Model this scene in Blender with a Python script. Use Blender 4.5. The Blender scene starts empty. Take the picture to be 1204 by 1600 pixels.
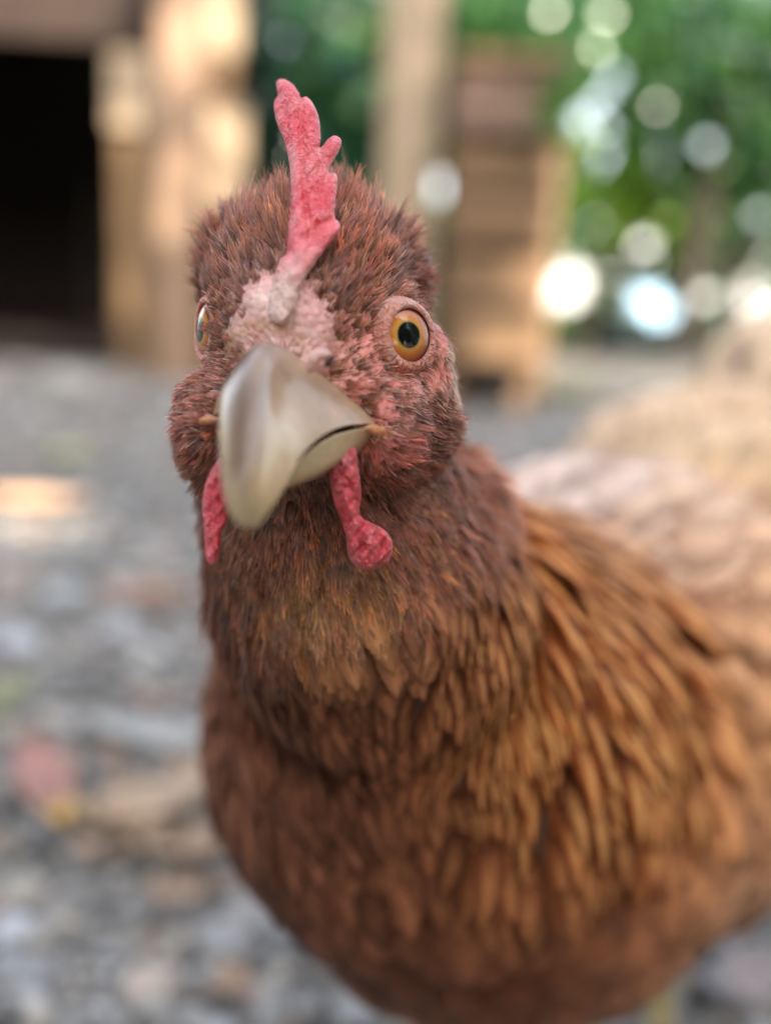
import bpy, bmesh, math, random
import numpy as np
from mathutils import Vector, Matrix
from mathutils.bvhtree import BVHTree
from mathutils.geometry import delaunay_2d_cdt
R = math.radians
rng = np.random.default_rng(7)
random.seed(7)
S = bpy.context.scene
C = S.collection

# ------------------------------------------------------------------ camera
CAM_H, PITCH, ROLL, FPX = 0.36, 13.0, 3.0, 1600.0
cd = bpy.data.cameras.new('camera'); cam = bpy.data.objects.new('camera', cd); C.objects.link(cam)
cd.sensor_fit = 'VERTICAL'; cd.sensor_height = 36.0; cd.lens = 36.0
cd.clip_start = 0.01; cd.clip_end = 600
cd.dof.use_dof = True; cd.dof.focus_distance = 0.1725; cd.dof.aperture_fstop = 4.6
CM = Matrix.Translation((0, 0, CAM_H)) @ Matrix.Rotation(R(90 - PITCH), 4, 'X') @ Matrix.Rotation(R(ROLL), 4, 'Z')
cam.matrix_world = CM
S.camera = cam
# ------------------------------------------------------------------ light
SUN_EL, SUN_AZ = 40.0, 152.0          # azimuth clockwise from +Y (behind the camera, to the right)
SUNDIR = Vector((math.sin(R(SUN_AZ)) * math.cos(R(SUN_EL)), math.cos(R(SUN_AZ)) * math.cos(R(SUN_EL)), math.sin(R(SUN_EL))))
w = bpy.data.worlds.new('World'); S.world = w; w.use_nodes = True
nt = w.node_tree; nt.nodes.clear()
sky = nt.nodes.new('ShaderNodeTexSky'); sky.sky_type = 'NISHITA'; sky.sun_disc = False
sky.sun_elevation = R(SUN_EL); sky.sun_rotation = R(SUN_AZ); sky.air_density = 1.0; sky.dust_density = 3.0; sky.ozone_density = 0.6
hs = nt.nodes.new('ShaderNodeHueSaturation'); hs.inputs['Saturation'].default_value = 0.5
bg = nt.nodes.new('ShaderNodeBackground'); bg.inputs['Strength'].default_value = 0.15
wo = nt.nodes.new('ShaderNodeOutputWorld')
nt.links.new(sky.outputs[0], hs.inputs['Color']); nt.links.new(hs.outputs[0], bg.inputs[0]); nt.links.new(bg.outputs[0], wo.inputs[0])
sd = bpy.data.lights.new('sun', 'SUN'); sd.energy = 3.6; sd.angle = R(0.5); sd.color = (1.0, 0.9, 0.76)
so = bpy.data.objects.new('sun', sd); C.objects.link(so)
so.rotation_euler = SUNDIR.to_track_quat('Z', 'Y').to_euler(); so.location = (3, -5, 6)
vs = S.view_settings; vs.view_transform = 'Standard'; vs.look = 'None'; vs.gamma = 1; vs.use_curve_mapping = False
vs.exposure = 2.4
S.render.resolution_x = 770; S.render.resolution_y = 1024

# ------------------------------------------------------------------ helpers
def P(px, py, d):
    return CM @ Vector(((px - 602) / FPX * d, (800 - py) / FPX * d, -d))
RM = CM.to_3x3()
def D(dx, dy, dz):                     # picture direction: right, down, away
    return RM @ Vector((dx, -dy, -dz))
def link(o, parent=None):
    C.objects.link(o)
    if parent: o.parent = parent
    return o
def meshobj(name, verts, faces, mat, parent=None, smooth=True):
    me = bpy.data.meshes.new(name)
    me.from_pydata([tuple(v) for v in verts], [], [tuple(f) for f in faces])
    me.update()
    if smooth: me.shade_smooth()
    if mat: me.materials.append(mat)
    return link(bpy.data.objects.new(name, me), parent)
def tag(o, label=None, cat=None, group=None, kind=None):
    if label: o['label'] = label
    if cat: o['category'] = cat
    if group: o['group'] = group
    if kind: o['kind'] = kind
    return o
def empty(name, loc=(0, 0, 0)):
    o = bpy.data.objects.new(name, None); o.location = loc; o.empty_display_size = .02
    return link(o)
def fastmesh(name, V, Q, mat, parent=None, col=None, uv=None, smooth=True):
    """V (n,3), Q (m,4) quads"""
    me = bpy.data.meshes.new(name)
    me.vertices.add(len(V)); me.vertices.foreach_set('co', np.ascontiguousarray(V, dtype=np.float32).ravel())
    k = Q.shape[1]
    me.loops.add(Q.size); me.loops.foreach_set('vertex_index', np.ascontiguousarray(Q, dtype=np.int32).ravel())
    me.polygons.add(len(Q)); me.polygons.foreach_set('loop_start', np.arange(0, Q.size, k, dtype=np.int32))
    me.update(calc_edges=True)
    if smooth: me.shade_smooth()
    if col is not None:
        a = me.color_attributes.new('col', 'FLOAT_COLOR', 'POINT')
        a.data.foreach_set('color', np.ascontiguousarray(col, dtype=np.float32).ravel())
    if uv is not None:
        l = me.uv_layers.new(name='uv')
        l.data.foreach_set('uv', np.ascontiguousarray(uv[Q.ravel()], dtype=np.float32).ravel())
    if mat: me.materials.append(mat)
    return link(bpy.data.objects.new(name, me), parent)

# node helper
class NT:
    def __init__(s, name):
        s.m = bpy.data.materials.new(name); s.m.use_nodes = True; s.t = s.m.node_tree; s.t.nodes.clear()
        s.out = s.n('ShaderNodeOutputMaterial')
    def n(s, typ, **kw):
        o = s.t.nodes.new(typ)
        for k, v in kw.items():
            if k.startswith('i_'):
                kk = k[2:]; o.inputs[int(kk) if kk.isdigit() else kk.replace('_', ' ')].default_value = v
            else: setattr(o, k, v)
        return o
    def l(s, a, b):
        s.t.links.new(a, b)
    def setin(s, inp, v):
        if hasattr(v, 'is_linked') or hasattr(v, 'links'): s.l(v, inp)
        else: inp.default_value = v
    def math(s, op, a, b=None, c=None, clamp=False):
        o = s.n('ShaderNodeMath', operation=op, use_clamp=clamp)
        s.setin(o.inputs[0], a)
        if b is not None: s.setin(o.inputs[1], b)
        if c is not None: s.setin(o.inputs[2], c)
        return o.outputs[0]
    def mix(s, f, a, b, mode='MIX'):
        o = s.n('ShaderNodeMix', data_type='RGBA', blend_type=mode)
        s.setin(o.inputs[0], f); s.setin(o.inputs[6], a); s.setin(o.inputs[7], b)
        return o.outputs[2]
    def ramp(s, f, stops):
        o = s.n('ShaderNodeValToRGB'); s.setin(o.inputs[0], f)
        e = o.color_ramp.elements
        while len(e) < len(stops): e.new(.5)
        for q, (p, c) in zip(e, stops): q.position = p; q.color = c if len(c) == 4 else (*c, 1)
        return o.outputs[0]
    def noise(s, scale, detail=4, vec=None, rough=.55, dist=0):
        o = s.n('ShaderNodeTexNoise'); o.inputs['Scale'].default_value = scale; o.inputs['Detail'].default_value = detail
        o.inputs['Roughness'].default_value = rough; o.inputs['Distortion'].default_value = dist
        if vec is not None: s.l(vec, o.inputs['Vector'])
        return o
    def obj(s): return s.n('ShaderNodeTexCoord').outputs['Object']
    def principled(s, col, rough=.6, **kw):
        p = s.n('ShaderNodeBsdfPrincipled'); s.setin(p.inputs['Base Color'], col); s.setin(p.inputs['Roughness'], rough)
        for k, v in kw.items(): s.setin(p.inputs[k.replace('_', ' ')], v)
        return p
    def bump(s, h, strength=.3, dist=.001):
        b = s.n('ShaderNodeBump'); s.setin(b.inputs['Height'], h); b.inputs['Strength'].default_value = strength
        b.inputs['Distance'].default_value = dist; return b.outputs[0]
    def end(s, p, sock=0):
        s.l(p.outputs[sock], s.out.inputs[0]); return s.m
def c4(*c): return (*c, 1.0)

# ------------------------------------------------------------------ materials
def mat_blade():
    n = NT('plumage_down')
    a = n.n('ShaderNodeAttribute', attribute_name='col')
    g = n.noise(900, 2, n.obj())
    c = n.mix(.5, a.outputs['Color'], n.mix(1.0, a.outputs['Color'], g.outputs['Fac'], 'OVERLAY'))
    p = n.principled(c, .34); p.inputs['Specular IOR Level'].default_value = .26
    t = n.n('ShaderNodeBsdfTranslucent'); n.l(a.outputs['Color'], t.inputs[0])
    m = n.n('ShaderNodeMixShader'); m.inputs[0].default_value = .22
    n.l(p.outputs[0], m.inputs[1]); n.l(t.outputs[0], m.inputs[2])
    return n.end(m)
def mat_feather(name, source):
    n = NT(name)
    if source == 'object':
        oi = n.n('ShaderNodeObjectInfo'); col = oi.outputs['Color']; alp = oi.outputs['Alpha']; rnd = oi.outputs['Random']
    else:
        a = n.n('ShaderNodeAttribute', attribute_name='col'); col = a.outputs['Color']; alp = a.outputs['Alpha']
        rnd = n.noise(9, 0, n.obj()).outputs['Fac']
    uv = n.n('ShaderNodeUVMap', uv_map='uv').outputs[0]
    sp = n.n('ShaderNodeSeparateXYZ'); n.l(uv, sp.inputs[0])
    u = n.math('ABSOLUTE', n.math('MULTIPLY_ADD', sp.outputs[0], 2.0, -1.0)); v = sp.outputs[1]
    t = n.math('SUBTRACT', v, n.math('MULTIPLY', u, .22))
    cx = n.n('ShaderNodeCombineXYZ'); n.l(n.math('MULTIPLY', t, 70.0), cx.inputs[0])
    n.l(n.math('ADD', n.math('MULTIPLY', rnd, 900.0), n.math('MULTIPLY', sp.outputs[0], 1.5)), cx.inputs[1])
    barb = n.noise(1.0, 3, cx.outputs[0], .7).outputs['Fac']
    cx2 = n.n('ShaderNodeCombineXYZ'); n.l(n.math('MULTIPLY', t, 22.0), cx2.inputs[0]); n.l(n.math('MULTIPLY', rnd, 500.0), cx2.inputs[1])
    fray = n.noise(1.0, 4, cx2.outputs[0], .75).outputs['Fac']
    # colour: pale centre, orange margin, dark base; dark outline paints the shaded gaps between feathers
    cen = n.math('MULTIPLY', n.ramp(u, [(0.0, (1, 1, 1)), (.24, (.9, .9, .9)), (.52, (0, 0, 0))]), n.ramp(v, [(.15, (0, 0, 0)), (.5, (1, 1, 1)), (.86, (1, 1, 1)), (.97, (.1, .1, .1))]))
    cen = n.math('MULTIPLY', cen, n.math('MULTIPLY_ADD', alp, .5, .45))
    pale = n.mix(n.math('POWER', alp, 1.6), n.mix(1.0, col, c4(1.7, 1.6, 1.5), 'MULTIPLY'), c4(.84, .40, .14))
    edge_ = n.mix(alp, col, n.mix(1.0, col, c4(.78, .52, .30), 'MULTIPLY'))
    base = n.mix(n.math('MULTIPLY', n.ramp(v, [(.15, (1, 1, 1)), (.6, (0, 0, 0))]), n.math('MULTIPLY_ADD', alp, .5, .5)), edge_, n.mix(1.0, col, c4(.28, .18, .16), 'MULTIPLY'))
    base = n.mix(n.math('MULTIPLY', n.ramp(u, [(.58, (0, 0, 0)), (.85, (1, 1, 1))]), n.math('MULTIPLY_ADD', alp, .75, .0)), base, n.mix(1.0, col, c4(.30, .20, .15), 'MULTIPLY'))
    c = n.mix(n.math('MAXIMUM', cen, 0.0), base, pale)
    c = n.mix(n.math('MULTIPLY', n.ramp(u, [(0.0, (1, 1, 1)), (.05, (0, 0, 0))]), .3), c, n.mix(1.0, c, c4(1.5, 1.3, 1.2), 'MULTIPLY'))
    c = n.mix(.75, c, n.mix(1.0, c, n.ramp(barb, [(.25, (.25, .25, .25)), (.75, (.85, .85, .85))]), 'OVERLAY'))
    p = n.principled(c, .45); p.inputs['Specular IOR Level'].default_value = .10
    p.inputs['Sheen Weight'].default_value = .0; p.inputs['Sheen Roughness'].default_value = .4
    n.l(n.bump(barb, .5, .0008), p.inputs['Normal'])
    tr = n.n('ShaderNodeBsdfTranslucent'); n.l(c, tr.inputs[0])
    m = n.n('ShaderNodeMixShader'); m.inputs[0].default_value = .2
    n.l(p.outputs[0], m.inputs[1]); n.l(tr.outputs[0], m.inputs[2])
    # frayed margin: open between barbs near the edge
    edge = n.math('MAXIMUM', u, n.math('MULTIPLY', n.math('SUBTRACT', v, .8), 5.0))
    al = n.math('LESS_THAN', n.math('MULTIPLY_ADD', fray, .85, .42), edge)
    tp = n.n('ShaderNodeBsdfTransparent'); m2 = n.n('ShaderNodeMixShader'); n.l(al, m2.inputs[0])
    n.l(m.outputs[0], m2.inputs[1]); n.l(tp.outputs[0], m2.inputs[2])
    return n.end(m2)
def mat_skin():
    n = NT('hen_skin'); ob = n.obj()
    a = n.n('ShaderNodeAttribute', attribute_name='col')
    vo = n.n('ShaderNodeTexVoronoi'); vo.inputs['Scale'].default_value = 750; n.l(ob, vo.inputs['Vector'])
    nz = n.noise(260, 4, ob)
    pinkish = n.mix(n.ramp(vo.outputs['Distance'], [(.1, (1, 1, 1)), (.6, (0, 0, 0))]), a.outputs['Color'], n.mix(.4, a.outputs['Color'], c4(.85, .45, .38)))
    c = n.mix(a.outputs['Alpha'], a.outputs['Color'], pinkish)
    c = n.mix(.5, c, n.mix(1, c, nz.outputs['Fac'], 'OVERLAY'))
    p = n.principled(c, .45); p.inputs['Subsurface Weight'].default_value = .25; p.inputs['Subsurface Radius'].default_value = (.004, .0015, .001); p.inputs['Subsurface Scale'].default_value = .5
    h = n.math('SUBTRACT', nz.outputs['Fac'], n.math('MULTIPLY', vo.outputs['Distance'], .9))
    n.l(n.bump(h, .7, .0007), p.inputs['Normal'])
    return n.end(p)
def mat_comb(name='comb_flesh', base=(.74, .075, .095), pale=(.88, .38, .36), scale=420, bs=.8):
    n = NT(name); ob = n.obj()
    vo = n.n('ShaderNodeTexVoronoi'); vo.inputs['Scale'].default_value = scale * 1.9; n.l(ob, vo.inputs['Vector'])
    nz = n.noise(scale * .35, 5, ob, .6); fz = n.noise(scale * 3.5, 3, ob)
    f = n.math('MULTIPLY', n.ramp(nz.outputs['Fac'], [(.42, (0, 0, 0)), (.72, (1, 1, 1))]), .55)
    f = n.math('ADD', f, n.math('MULTIPLY', n.ramp(fz.outputs['Fac'], [(.5, (0, 0, 0)), (.7, (1, 1, 1))]), .4), clamp=True)
    at = n.n('ShaderNodeAttribute', attribute_name='col'); f = n.math('ADD', f, n.math('MULTIPLY', at.outputs['Fac'], .4), clamp=True)
    pw = n.mix(at.outputs['Fac'], c4(*pale), c4(.80, .58, .50))
    c = n.mix(f, n.mix(at.outputs['Fac'], c4(*base), c4(.66, .36, .30)), pw)
    p = n.principled(c, .38); p.inputs['Subsurface Weight'].default_value = .35; p.inputs['Subsurface Radius'].default_value = (.005, .0015, .001); p.inputs['Subsurface Scale'].default_value = .6
    rz = n.noise(scale * 1.1, 3, ob, .5, 1.2); rg = n.math('ABSOLUTE', n.math('SUBTRACT', rz.outputs['Fac'], .5))
    h = n.math('ADD', n.math('MULTIPLY', rg, 5.0), n.math('MULTIPLY', fz.outputs['Fac'], .8))
    n.l(n.bump(h, bs, .0006), p.inputs['Normal'])
    return n.end(p)
def mat_beak():
    n = NT('beak_horn'); ob = n.obj()
    a = n.n('ShaderNodeAttribute', attribute_name='col')
    nz = n.noise(180, 4, ob, .6); st = n.noise(60, 3, ob, .5, .6)
    c = n.mix(n.math('MULTIPLY', n.ramp(st.outputs['Fac'], [(.45, (0, 0, 0)), (.7, (1, 1, 1))]), .45), n.mix(1.0, a.outputs['Color'], c4(.86, .80, .76), 'MULTIPLY'), c4(.34, .21, .12))
    c = n.mix(.35, c, n.mix(1, c, nz.outputs['Fac'], 'OVERLAY'))
    p = n.principled(c, .24); p.inputs['Subsurface Weight'].default_value = .08; p.inputs['Subsurface Radius'].default_value = (.003, .002, .0015); p.inputs['Subsurface Scale'].default_value = .5
    p.inputs['Specular IOR Level'].default_value = .3; p.inputs['Coat Weight'].default_value = .22; p.inputs['Coat Roughness'].default_value = .10
    n.l(n.bump(nz.outputs['Fac'], .25, .0006), p.inputs['Normal'])
    return n.end(p)
ER, EZ, EC = .0068, .72, .0046
def mat_eye(off=0.0):
    n = NT('eye_iris')
    sp = n.n('ShaderNodeSeparateXYZ'); tc = n.n('ShaderNodeTexCoord'); n.l(tc.outputs['Object'], sp.inputs[0])
    sx_ = n.math('SUBTRACT', sp.outputs[0], off)
    r = n.math('SQRT', n.math('ADD', n.math('POWER', sx_, 2.0), n.math('POWER', sp.outputs[1], 2.0)))
    r = n.math("DIVIDE", r, .0047)
    an = n.math('ARCTAN2', sp.outputs[1], sx_)
    cx = n.n('ShaderNodeCombineXYZ'); n.l(n.math('MULTIPLY', an, 7.0), cx.inputs[0]); n.l(n.math('MULTIPLY', r, 3.0), cx.inputs[1])
    nz = n.noise(5.0, 5, cx.outputs[0], .75)
    rr = n.math('ADD', r, n.math('MULTIPLY', n.math('SUBTRACT', nz.outputs['Fac'], .5), .10))
    c = n.ramp(rr, [(0, (.002, .002, .002)), (.44, (.002, .002, .002)), (.47, (.45, .28, .07)), (.54, (.72, .36, .05)), (.66, (.68, .21, .025)), (.84, (.50, .11, .015)), (1.0, (.05, .012, .006))])
    c = n.mix(n.math('MULTIPLY', nz.outputs['Fac'], .8), c, n.mix(1, c, c4(.45, .32, .3), 'MULTIPLY'))
    p = n.principled(c, .5); p.inputs['Specular IOR Level'].default_value = 0.1; p.inputs['Coat Weight'].default_value = 1; p.inputs['Coat Roughness'].default_value = .02; p.inputs['Coat IOR'].default_value = 1.6
    return n.end(p)
def mat_simple(name, col, rough=.7, var=.3, scale=20, stretch=None, bs=.3, bd=.004, col2=None, spec=.3):
    n = NT(name); ob = n.obj()
    if stretch:
        mp = n.n('ShaderNodeMapping'); mp.inputs['Scale'].default_value = stretch; n.l(ob, mp.inputs['Vector']); ob = mp.outputs[0]
    nz = n.noise(scale, 6, ob, .65); n2 = n.noise(scale * .23, 3, ob)
    c2 = c4(*(col2 or tuple(x * .5 for x in col)))
    c = n.mix(n.math('MULTIPLY', n.ramp(nz.outputs['Fac'], [(.3, (0, 0, 0)), (.7, (1, 1, 1))]), var), c4(*col), c2)
    c = n.mix(n.math('MULTIPLY', n.ramp(n2.outputs['Fac'], [(.35, (0, 0, 0)), (.65, (1, 1, 1))]), var * .7), c, c2)
    p = n.principled(c, rough); p.inputs['Specular IOR Level'].default_value = spec
    n.l(n.bump(nz.outputs['Fac'], bs, bd), p.inputs['Normal'])
    return n.end(p)
def mat_vcol(name, rough=.8, scale=150, bs=.4, bd=.002):
    n = NT(name); a = n.n('ShaderNodeAttribute', attribute_name='col'); nz = n.noise(scale, 5, n.obj(), .65)
    c = n.mix(.7, a.outputs['Color'], n.mix(1, a.outputs['Color'], nz.outputs['Fac'], 'OVERLAY'))
    p = n.principled(c, rough); n.l(n.bump(nz.outputs['Fac'], bs, bd), p.inputs['Normal'])
    return n.end(p)
def mat_leaf(name):
    n = NT(name); a = n.n('ShaderNodeAttribute', attribute_name='col')
    p = n.principled(a.outputs['Color'], .24)
    t = n.n('ShaderNodeBsdfTranslucent'); n.l(n.mix(1, a.outputs['Color'], c4(2.0, 2.2, .7), 'MULTIPLY'), t.inputs[0])
    m = n.n('ShaderNodeMixShader'); m.inputs[0].default_value = .35
    n.l(p.outputs[0], m.inputs[1]); n.l(t.outputs[0], m.inputs[2])
    return n.end(m)
M_blade = mat_blade(); M_fo = mat_feather('plumage_vane', 'object'); M_fv = mat_feather('plumage_vane_small', 'vert')
M_skin = mat_skin(); M_comb = mat_comb(); M_wat = mat_comb('wattle_flesh', (.74, .065, .085), (.86, .32, .33), 300, 1.5)
M_beak = mat_beak()
EYE_L = (P(645, 524, .1690), D(.60, .02, -.80).normalized())
M_lid = mat_comb('eyelid_skin', (.62, .20, .14), (.74, .46, .36), 420, .8)
M_leaf = mat_leaf('leaf_green')

#=====SETTING=====
# ------------------------------------------------------------------ the ground
GRAV = NT('gravel_soil'); ob = GRAV.obj()
v1 = GRAV.n('ShaderNodeTexVoronoi'); v1.inputs['Scale'].default_value = 38; GRAV.l(ob, v1.inputs['Vector'])
nz = GRAV.noise(3.0, 6, ob, .6); nf = GRAV.noise(120, 4, ob)
gc = GRAV.ramp(v1.outputs['Color'], [(0, (.14, .13, .12)), (.45, (.23, .22, .21)), (.8, (.34, .31, .27)), (1, (.46, .43, .40))])
gc = GRAV.mix(GRAV.ramp(v1.outputs['Distance'], [(.3, (0, 0, 0)), (.7, (1, 1, 1))]), gc, c4(.05, .045, .04))
gc = GRAV.mix(GRAV.math('MULTIPLY', GRAV.ramp(nz.outputs['Fac'], [(.45, (0, 0, 0)), (.7, (1, 1, 1))]), .5), gc, c4(.24, .20, .15))
gp = GRAV.principled(gc, .85)
GRAV.l(GRAV.bump(GRAV.math('SUBTRACT', nf.outputs['Fac'], v1.outputs['Distance']), .8, .01), gp.inputs['Normal'])
M_ground = GRAV.end(gp)
M_stone = NT('stone_grey'); oi = M_stone.n('ShaderNodeObjectInfo')
nn = M_stone.noise(90, 5, M_stone.obj(), .65)
sc = M_stone.mix(.6, oi.outputs['Color'], M_stone.mix(1, oi.outputs['Color'], nn.outputs['Fac'], 'OVERLAY'))
sp_ = M_stone.principled(sc, .75); M_stone.l(M_stone.bump(nn.outputs['Fac'], .4, .002), sp_.inputs['Normal']); M_stone = M_stone.end(sp_)
M_gravel = mat_vcol('gravel_stones', .8, 90)

gv, gf = [], []
xs = [-60, -20, -8, -4, -2.5, -1.5, -1, -.6, -.3, 0, .3, .6, 1, 1.5, 2.5, 4, 8, 20, 60]
ys = [-60, -20, -6, -2, -.5, 0, .3, .6, .9, 1.2, 1.6, 2.1, 2.7, 3.5, 4.5, 6, 9, 14, 25, 60, 140]
for y in ys:
    for x in xs:
        gv.append((x, y, .004 * math.sin(x * 3.1) * math.cos(y * 2.3)))
for j in range(len(ys) - 1):
    for i in range(len(xs) - 1):
        a = j * len(xs) + i; gf.append((a, a + 1, a + 1 + len(xs), a + len(xs)))
ground = tag(meshobj('ground', gv, gf, M_ground), kind='structure')

def stone_mesh(seed, sub=2):
    bm = bmesh.new(); bmesh.ops.create_icosphere(bm, subdivisions=sub, radius=1)
    r = random.Random(seed)
    dirs = [Vector((r.gauss(0, 1), r.gauss(0, 1), r.gauss(0, 1))).normalized() for _ in range(9)]
    cuts = [r.uniform(.55, .95) for _ in dirs]
    for v in bm.verts:
        for d, c in zip(dirs, cuts):
            k = v.co.dot(d)
            if k > c: v.co -= d * (k - c) * .9
        v.co.z *= .6
    me = bpy.data.meshes.new('stone'); bm.to_mesh(me); bm.free(); me.materials.append(M_stone)
    return me
stones = [stone_mesh(i) for i in range(7)]
def stone_col(r):
    k = r.random(); v = r.uniform(.09, .36)
    if k < .62: return (v * 1.06, v, v * .94, 1)
    if k < .85: return (v * 1.35, v * 1.2, v * 1.0, 1)
    if k < .95: return (.48, .48, .50, 1)
    return (.40, .26, .20, 1)
r = random.Random(3)
cells = []
for _ in range(1500):
    if len(cells) >= 285: break
    Y = .36 + 1.0 * r.random() ** 1.3; X = r.uniform(-.42, .42) * (Y + .15) / .8
    s = r.uniform(.007, .015) * (1 + .4 * (Y > .7))
    if all((X - a) ** 2 + (Y - b) ** 2 > (.8 * (s + q)) ** 2 for a, b, q in cells):
        cells.append((X, Y, s))
        o = bpy.data.objects.new('stone', stones[r.randrange(7)]); link(o, ground)
        o.location = (X, Y, s * .25); o.rotation_euler = (r.uniform(-.3, .3), r.uniform(-.3, .3), r.uniform(0, 6.3))
        o.scale = (s * r.uniform(.8, 1.3), s * r.uniform(.8, 1.2), s * r.uniform(.7, 1.1)); o.color = stone_col(r)
# the uncountable rest of the gravel
bm = bmesh.new(); bmesh.ops.create_icosphere(bm, subdivisions=1, radius=1)
iv = np.array([v.co[:] for v in bm.verts]); itf = np.array([[v.index for v in f.verts] for f in bm.faces]); bm.free()
NG = 13000
gy = .3 + 3.6 * rng.random(NG) ** 1.5; gx = rng.uniform(-.62, .62, NG) * (gy + .2)
sz = rng.uniform(.003, .009, NG) * (1 + .35 * gy)
ang = rng.uniform(0, 6.28, NG)
loc = iv[None] * rng.uniform(.65, 1.2, (NG, len(iv), 1)) * (sz[:, None, None] * np.stack([rng.uniform(.8, 1.4, NG), rng.uniform(.7, 1.1, NG), rng.uniform(.4, .7, NG)], 1)[:, None, :])
ca, sa = np.cos(ang)[:, None], np.sin(ang)[:, None]
gV = np.stack([loc[:, :, 0] * ca - loc[:, :, 1] * sa + gx[:, None], loc[:, :, 0] * sa + loc[:, :, 1] * ca + gy[:, None], loc[:, :, 2] + sz[:, None] * .15], 2)
gC = np.array([stone_col(r) for _ in range(NG)])
fastmesh('gravel', gV.reshape(-1, 3), (itf[None] + (np.arange(NG) * len(iv))[:, None, None]).reshape(-1, 3), M_gravel, ground, np.repeat(gC, len(iv), 0), smooth=False)['kind'] = 'stuff'
#=====BACKGROUND=====
def W(px, py, Y):                       # the point of the upright plane y=Y seen at a picture position
    o = CM.translation; d = (P(px, py, 1) - o); return o + d * ((Y - o.y) / d.y)
M_post = mat_simple('post_wood', (.27, .17, .11), .7, .35, 9, (6, 6, .6), .3, .003, (.34, .21, .13))
M_pale = mat_simple('pale_board', (.40, .29, .19), .7, .3, 8, (5, 5, .7), .3, .003, (.38, .28, .18))
M_tan = mat_simple('weathered_board', (.30, .18, .09), .75, .7, 8, (.7, 5, 5), .5, .004, (.11, .06, .035))
M_plank = mat_simple('reddish_board', (.36, .23, .16), .75, .6, 8, (.7, 5, 5), .4, .003, (.15, .09, .06))
M_tanv = mat_simple('brown_board', (.20, .125, .06), .75, .5, 8, (5, 5, .7), .4, .003, (.16, .09, .05))
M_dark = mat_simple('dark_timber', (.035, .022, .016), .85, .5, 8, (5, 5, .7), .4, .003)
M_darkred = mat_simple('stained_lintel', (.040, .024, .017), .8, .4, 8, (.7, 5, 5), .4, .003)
M_bark = mat_simple('bark', (.075, .055, .04), .9, .6, 14, (4, 4, .8), .8, .01)
M_roof = mat_simple('roof_sheet', (.20, .19, .18), .6, .3, 6)
M_white = mat_simple('limewashed_wall', (.62, .62, .60), .85, .15, 4)
M_blue = mat_simple('blue_sheet', (.42, .62, .78), .5, .15, 5)
M_iron = mat_simple('nail_iron', (.12, .10, .09), .5, .3, 60)
def board(name, x0, x1, y0, y1, z0, z1, mat, parent=None, bev=.004, jit=.002):
    bm = bmesh.new(); bmesh.ops.create_cube(bm, size=1)
    cx, cy, cz = (x0 + x1) / 2, (y0 + y1) / 2, (z0 + z1) / 2
    for v in bm.verts: v.co = Vector((v.co.x * (x1 - x0), v.co.y * (y1 - y0), v.co.z * (z1 - z0))) + Vector([random.uniform(-jit, jit) for _ in range(3)])
    bmesh.ops.bevel(bm, geom=bm.edges[:], offset=bev, segments=1, affect='EDGES')
    me = bpy.data.meshes.new(name); bm.to_mesh(me); bm.free(); me.materials.append(mat)
    o = bpy.data.objects.new(name, me); link(o, parent); p = Vector((cx, cy, cz))
    o.location = p - (parent.location if parent else Vector()); return o
_r = random.Random(11)
def glint(px, py):                        # the way the hen's left eye mirrors the yard at this spot
    p_, n_ = EYE_L; up = D(0, -1, 0); up = (up - n_ * up.dot(n_)).normalized(); m = Matrix((up.cross(n_), up, n_))
    cen = p_ - n_ * EC; o = CM.translation; d = (P(px, py, 1) - o).normalized(); o2 = m @ (o - cen); d2 = m @ d
    o2.z /= EZ; d2.z /= EZ; a = d2.dot(d2); b = o2.dot(d2); c = o2.dot(o2) - ER * ER; t = (-b - math.sqrt(max(0, b * b - a * c))) / a
    h = o2 + d2 * t; nn = (m.transposed() @ Vector((h.x, h.y, h.z / EZ))).normalized()
    return np.array(o + d * t), np.array((d - 2 * d.dot(nn) * nn).normalized())
EYEGAPS = [(*glint(663, 500), R(7)), (*glint(666, 516), R(5))]
GAPS = [(888, 440, 34), (872, 455, 24), (1012, 470, 22), (1035, 486, 18), (682, 285, 20), (905, 190, 13), (930, 160, 13), (1107, 222, 16), (1095, 460, 9), (1162, 465, 8), (1003, 375, 13), (935, 342, 12), (1050, 90, 10), (970, 110, 10), (1185, 330, 12), (940, 230, 10)] + [(_r.uniform(880, 1210), _r.uniform(10, 470), _r.uniform(2, 6)) for _ in range(30)] + [(_r.uniform(370, 580), _r.uniform(0, 200), _r.uniform(3, 5)) for _ in range(5)]
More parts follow.
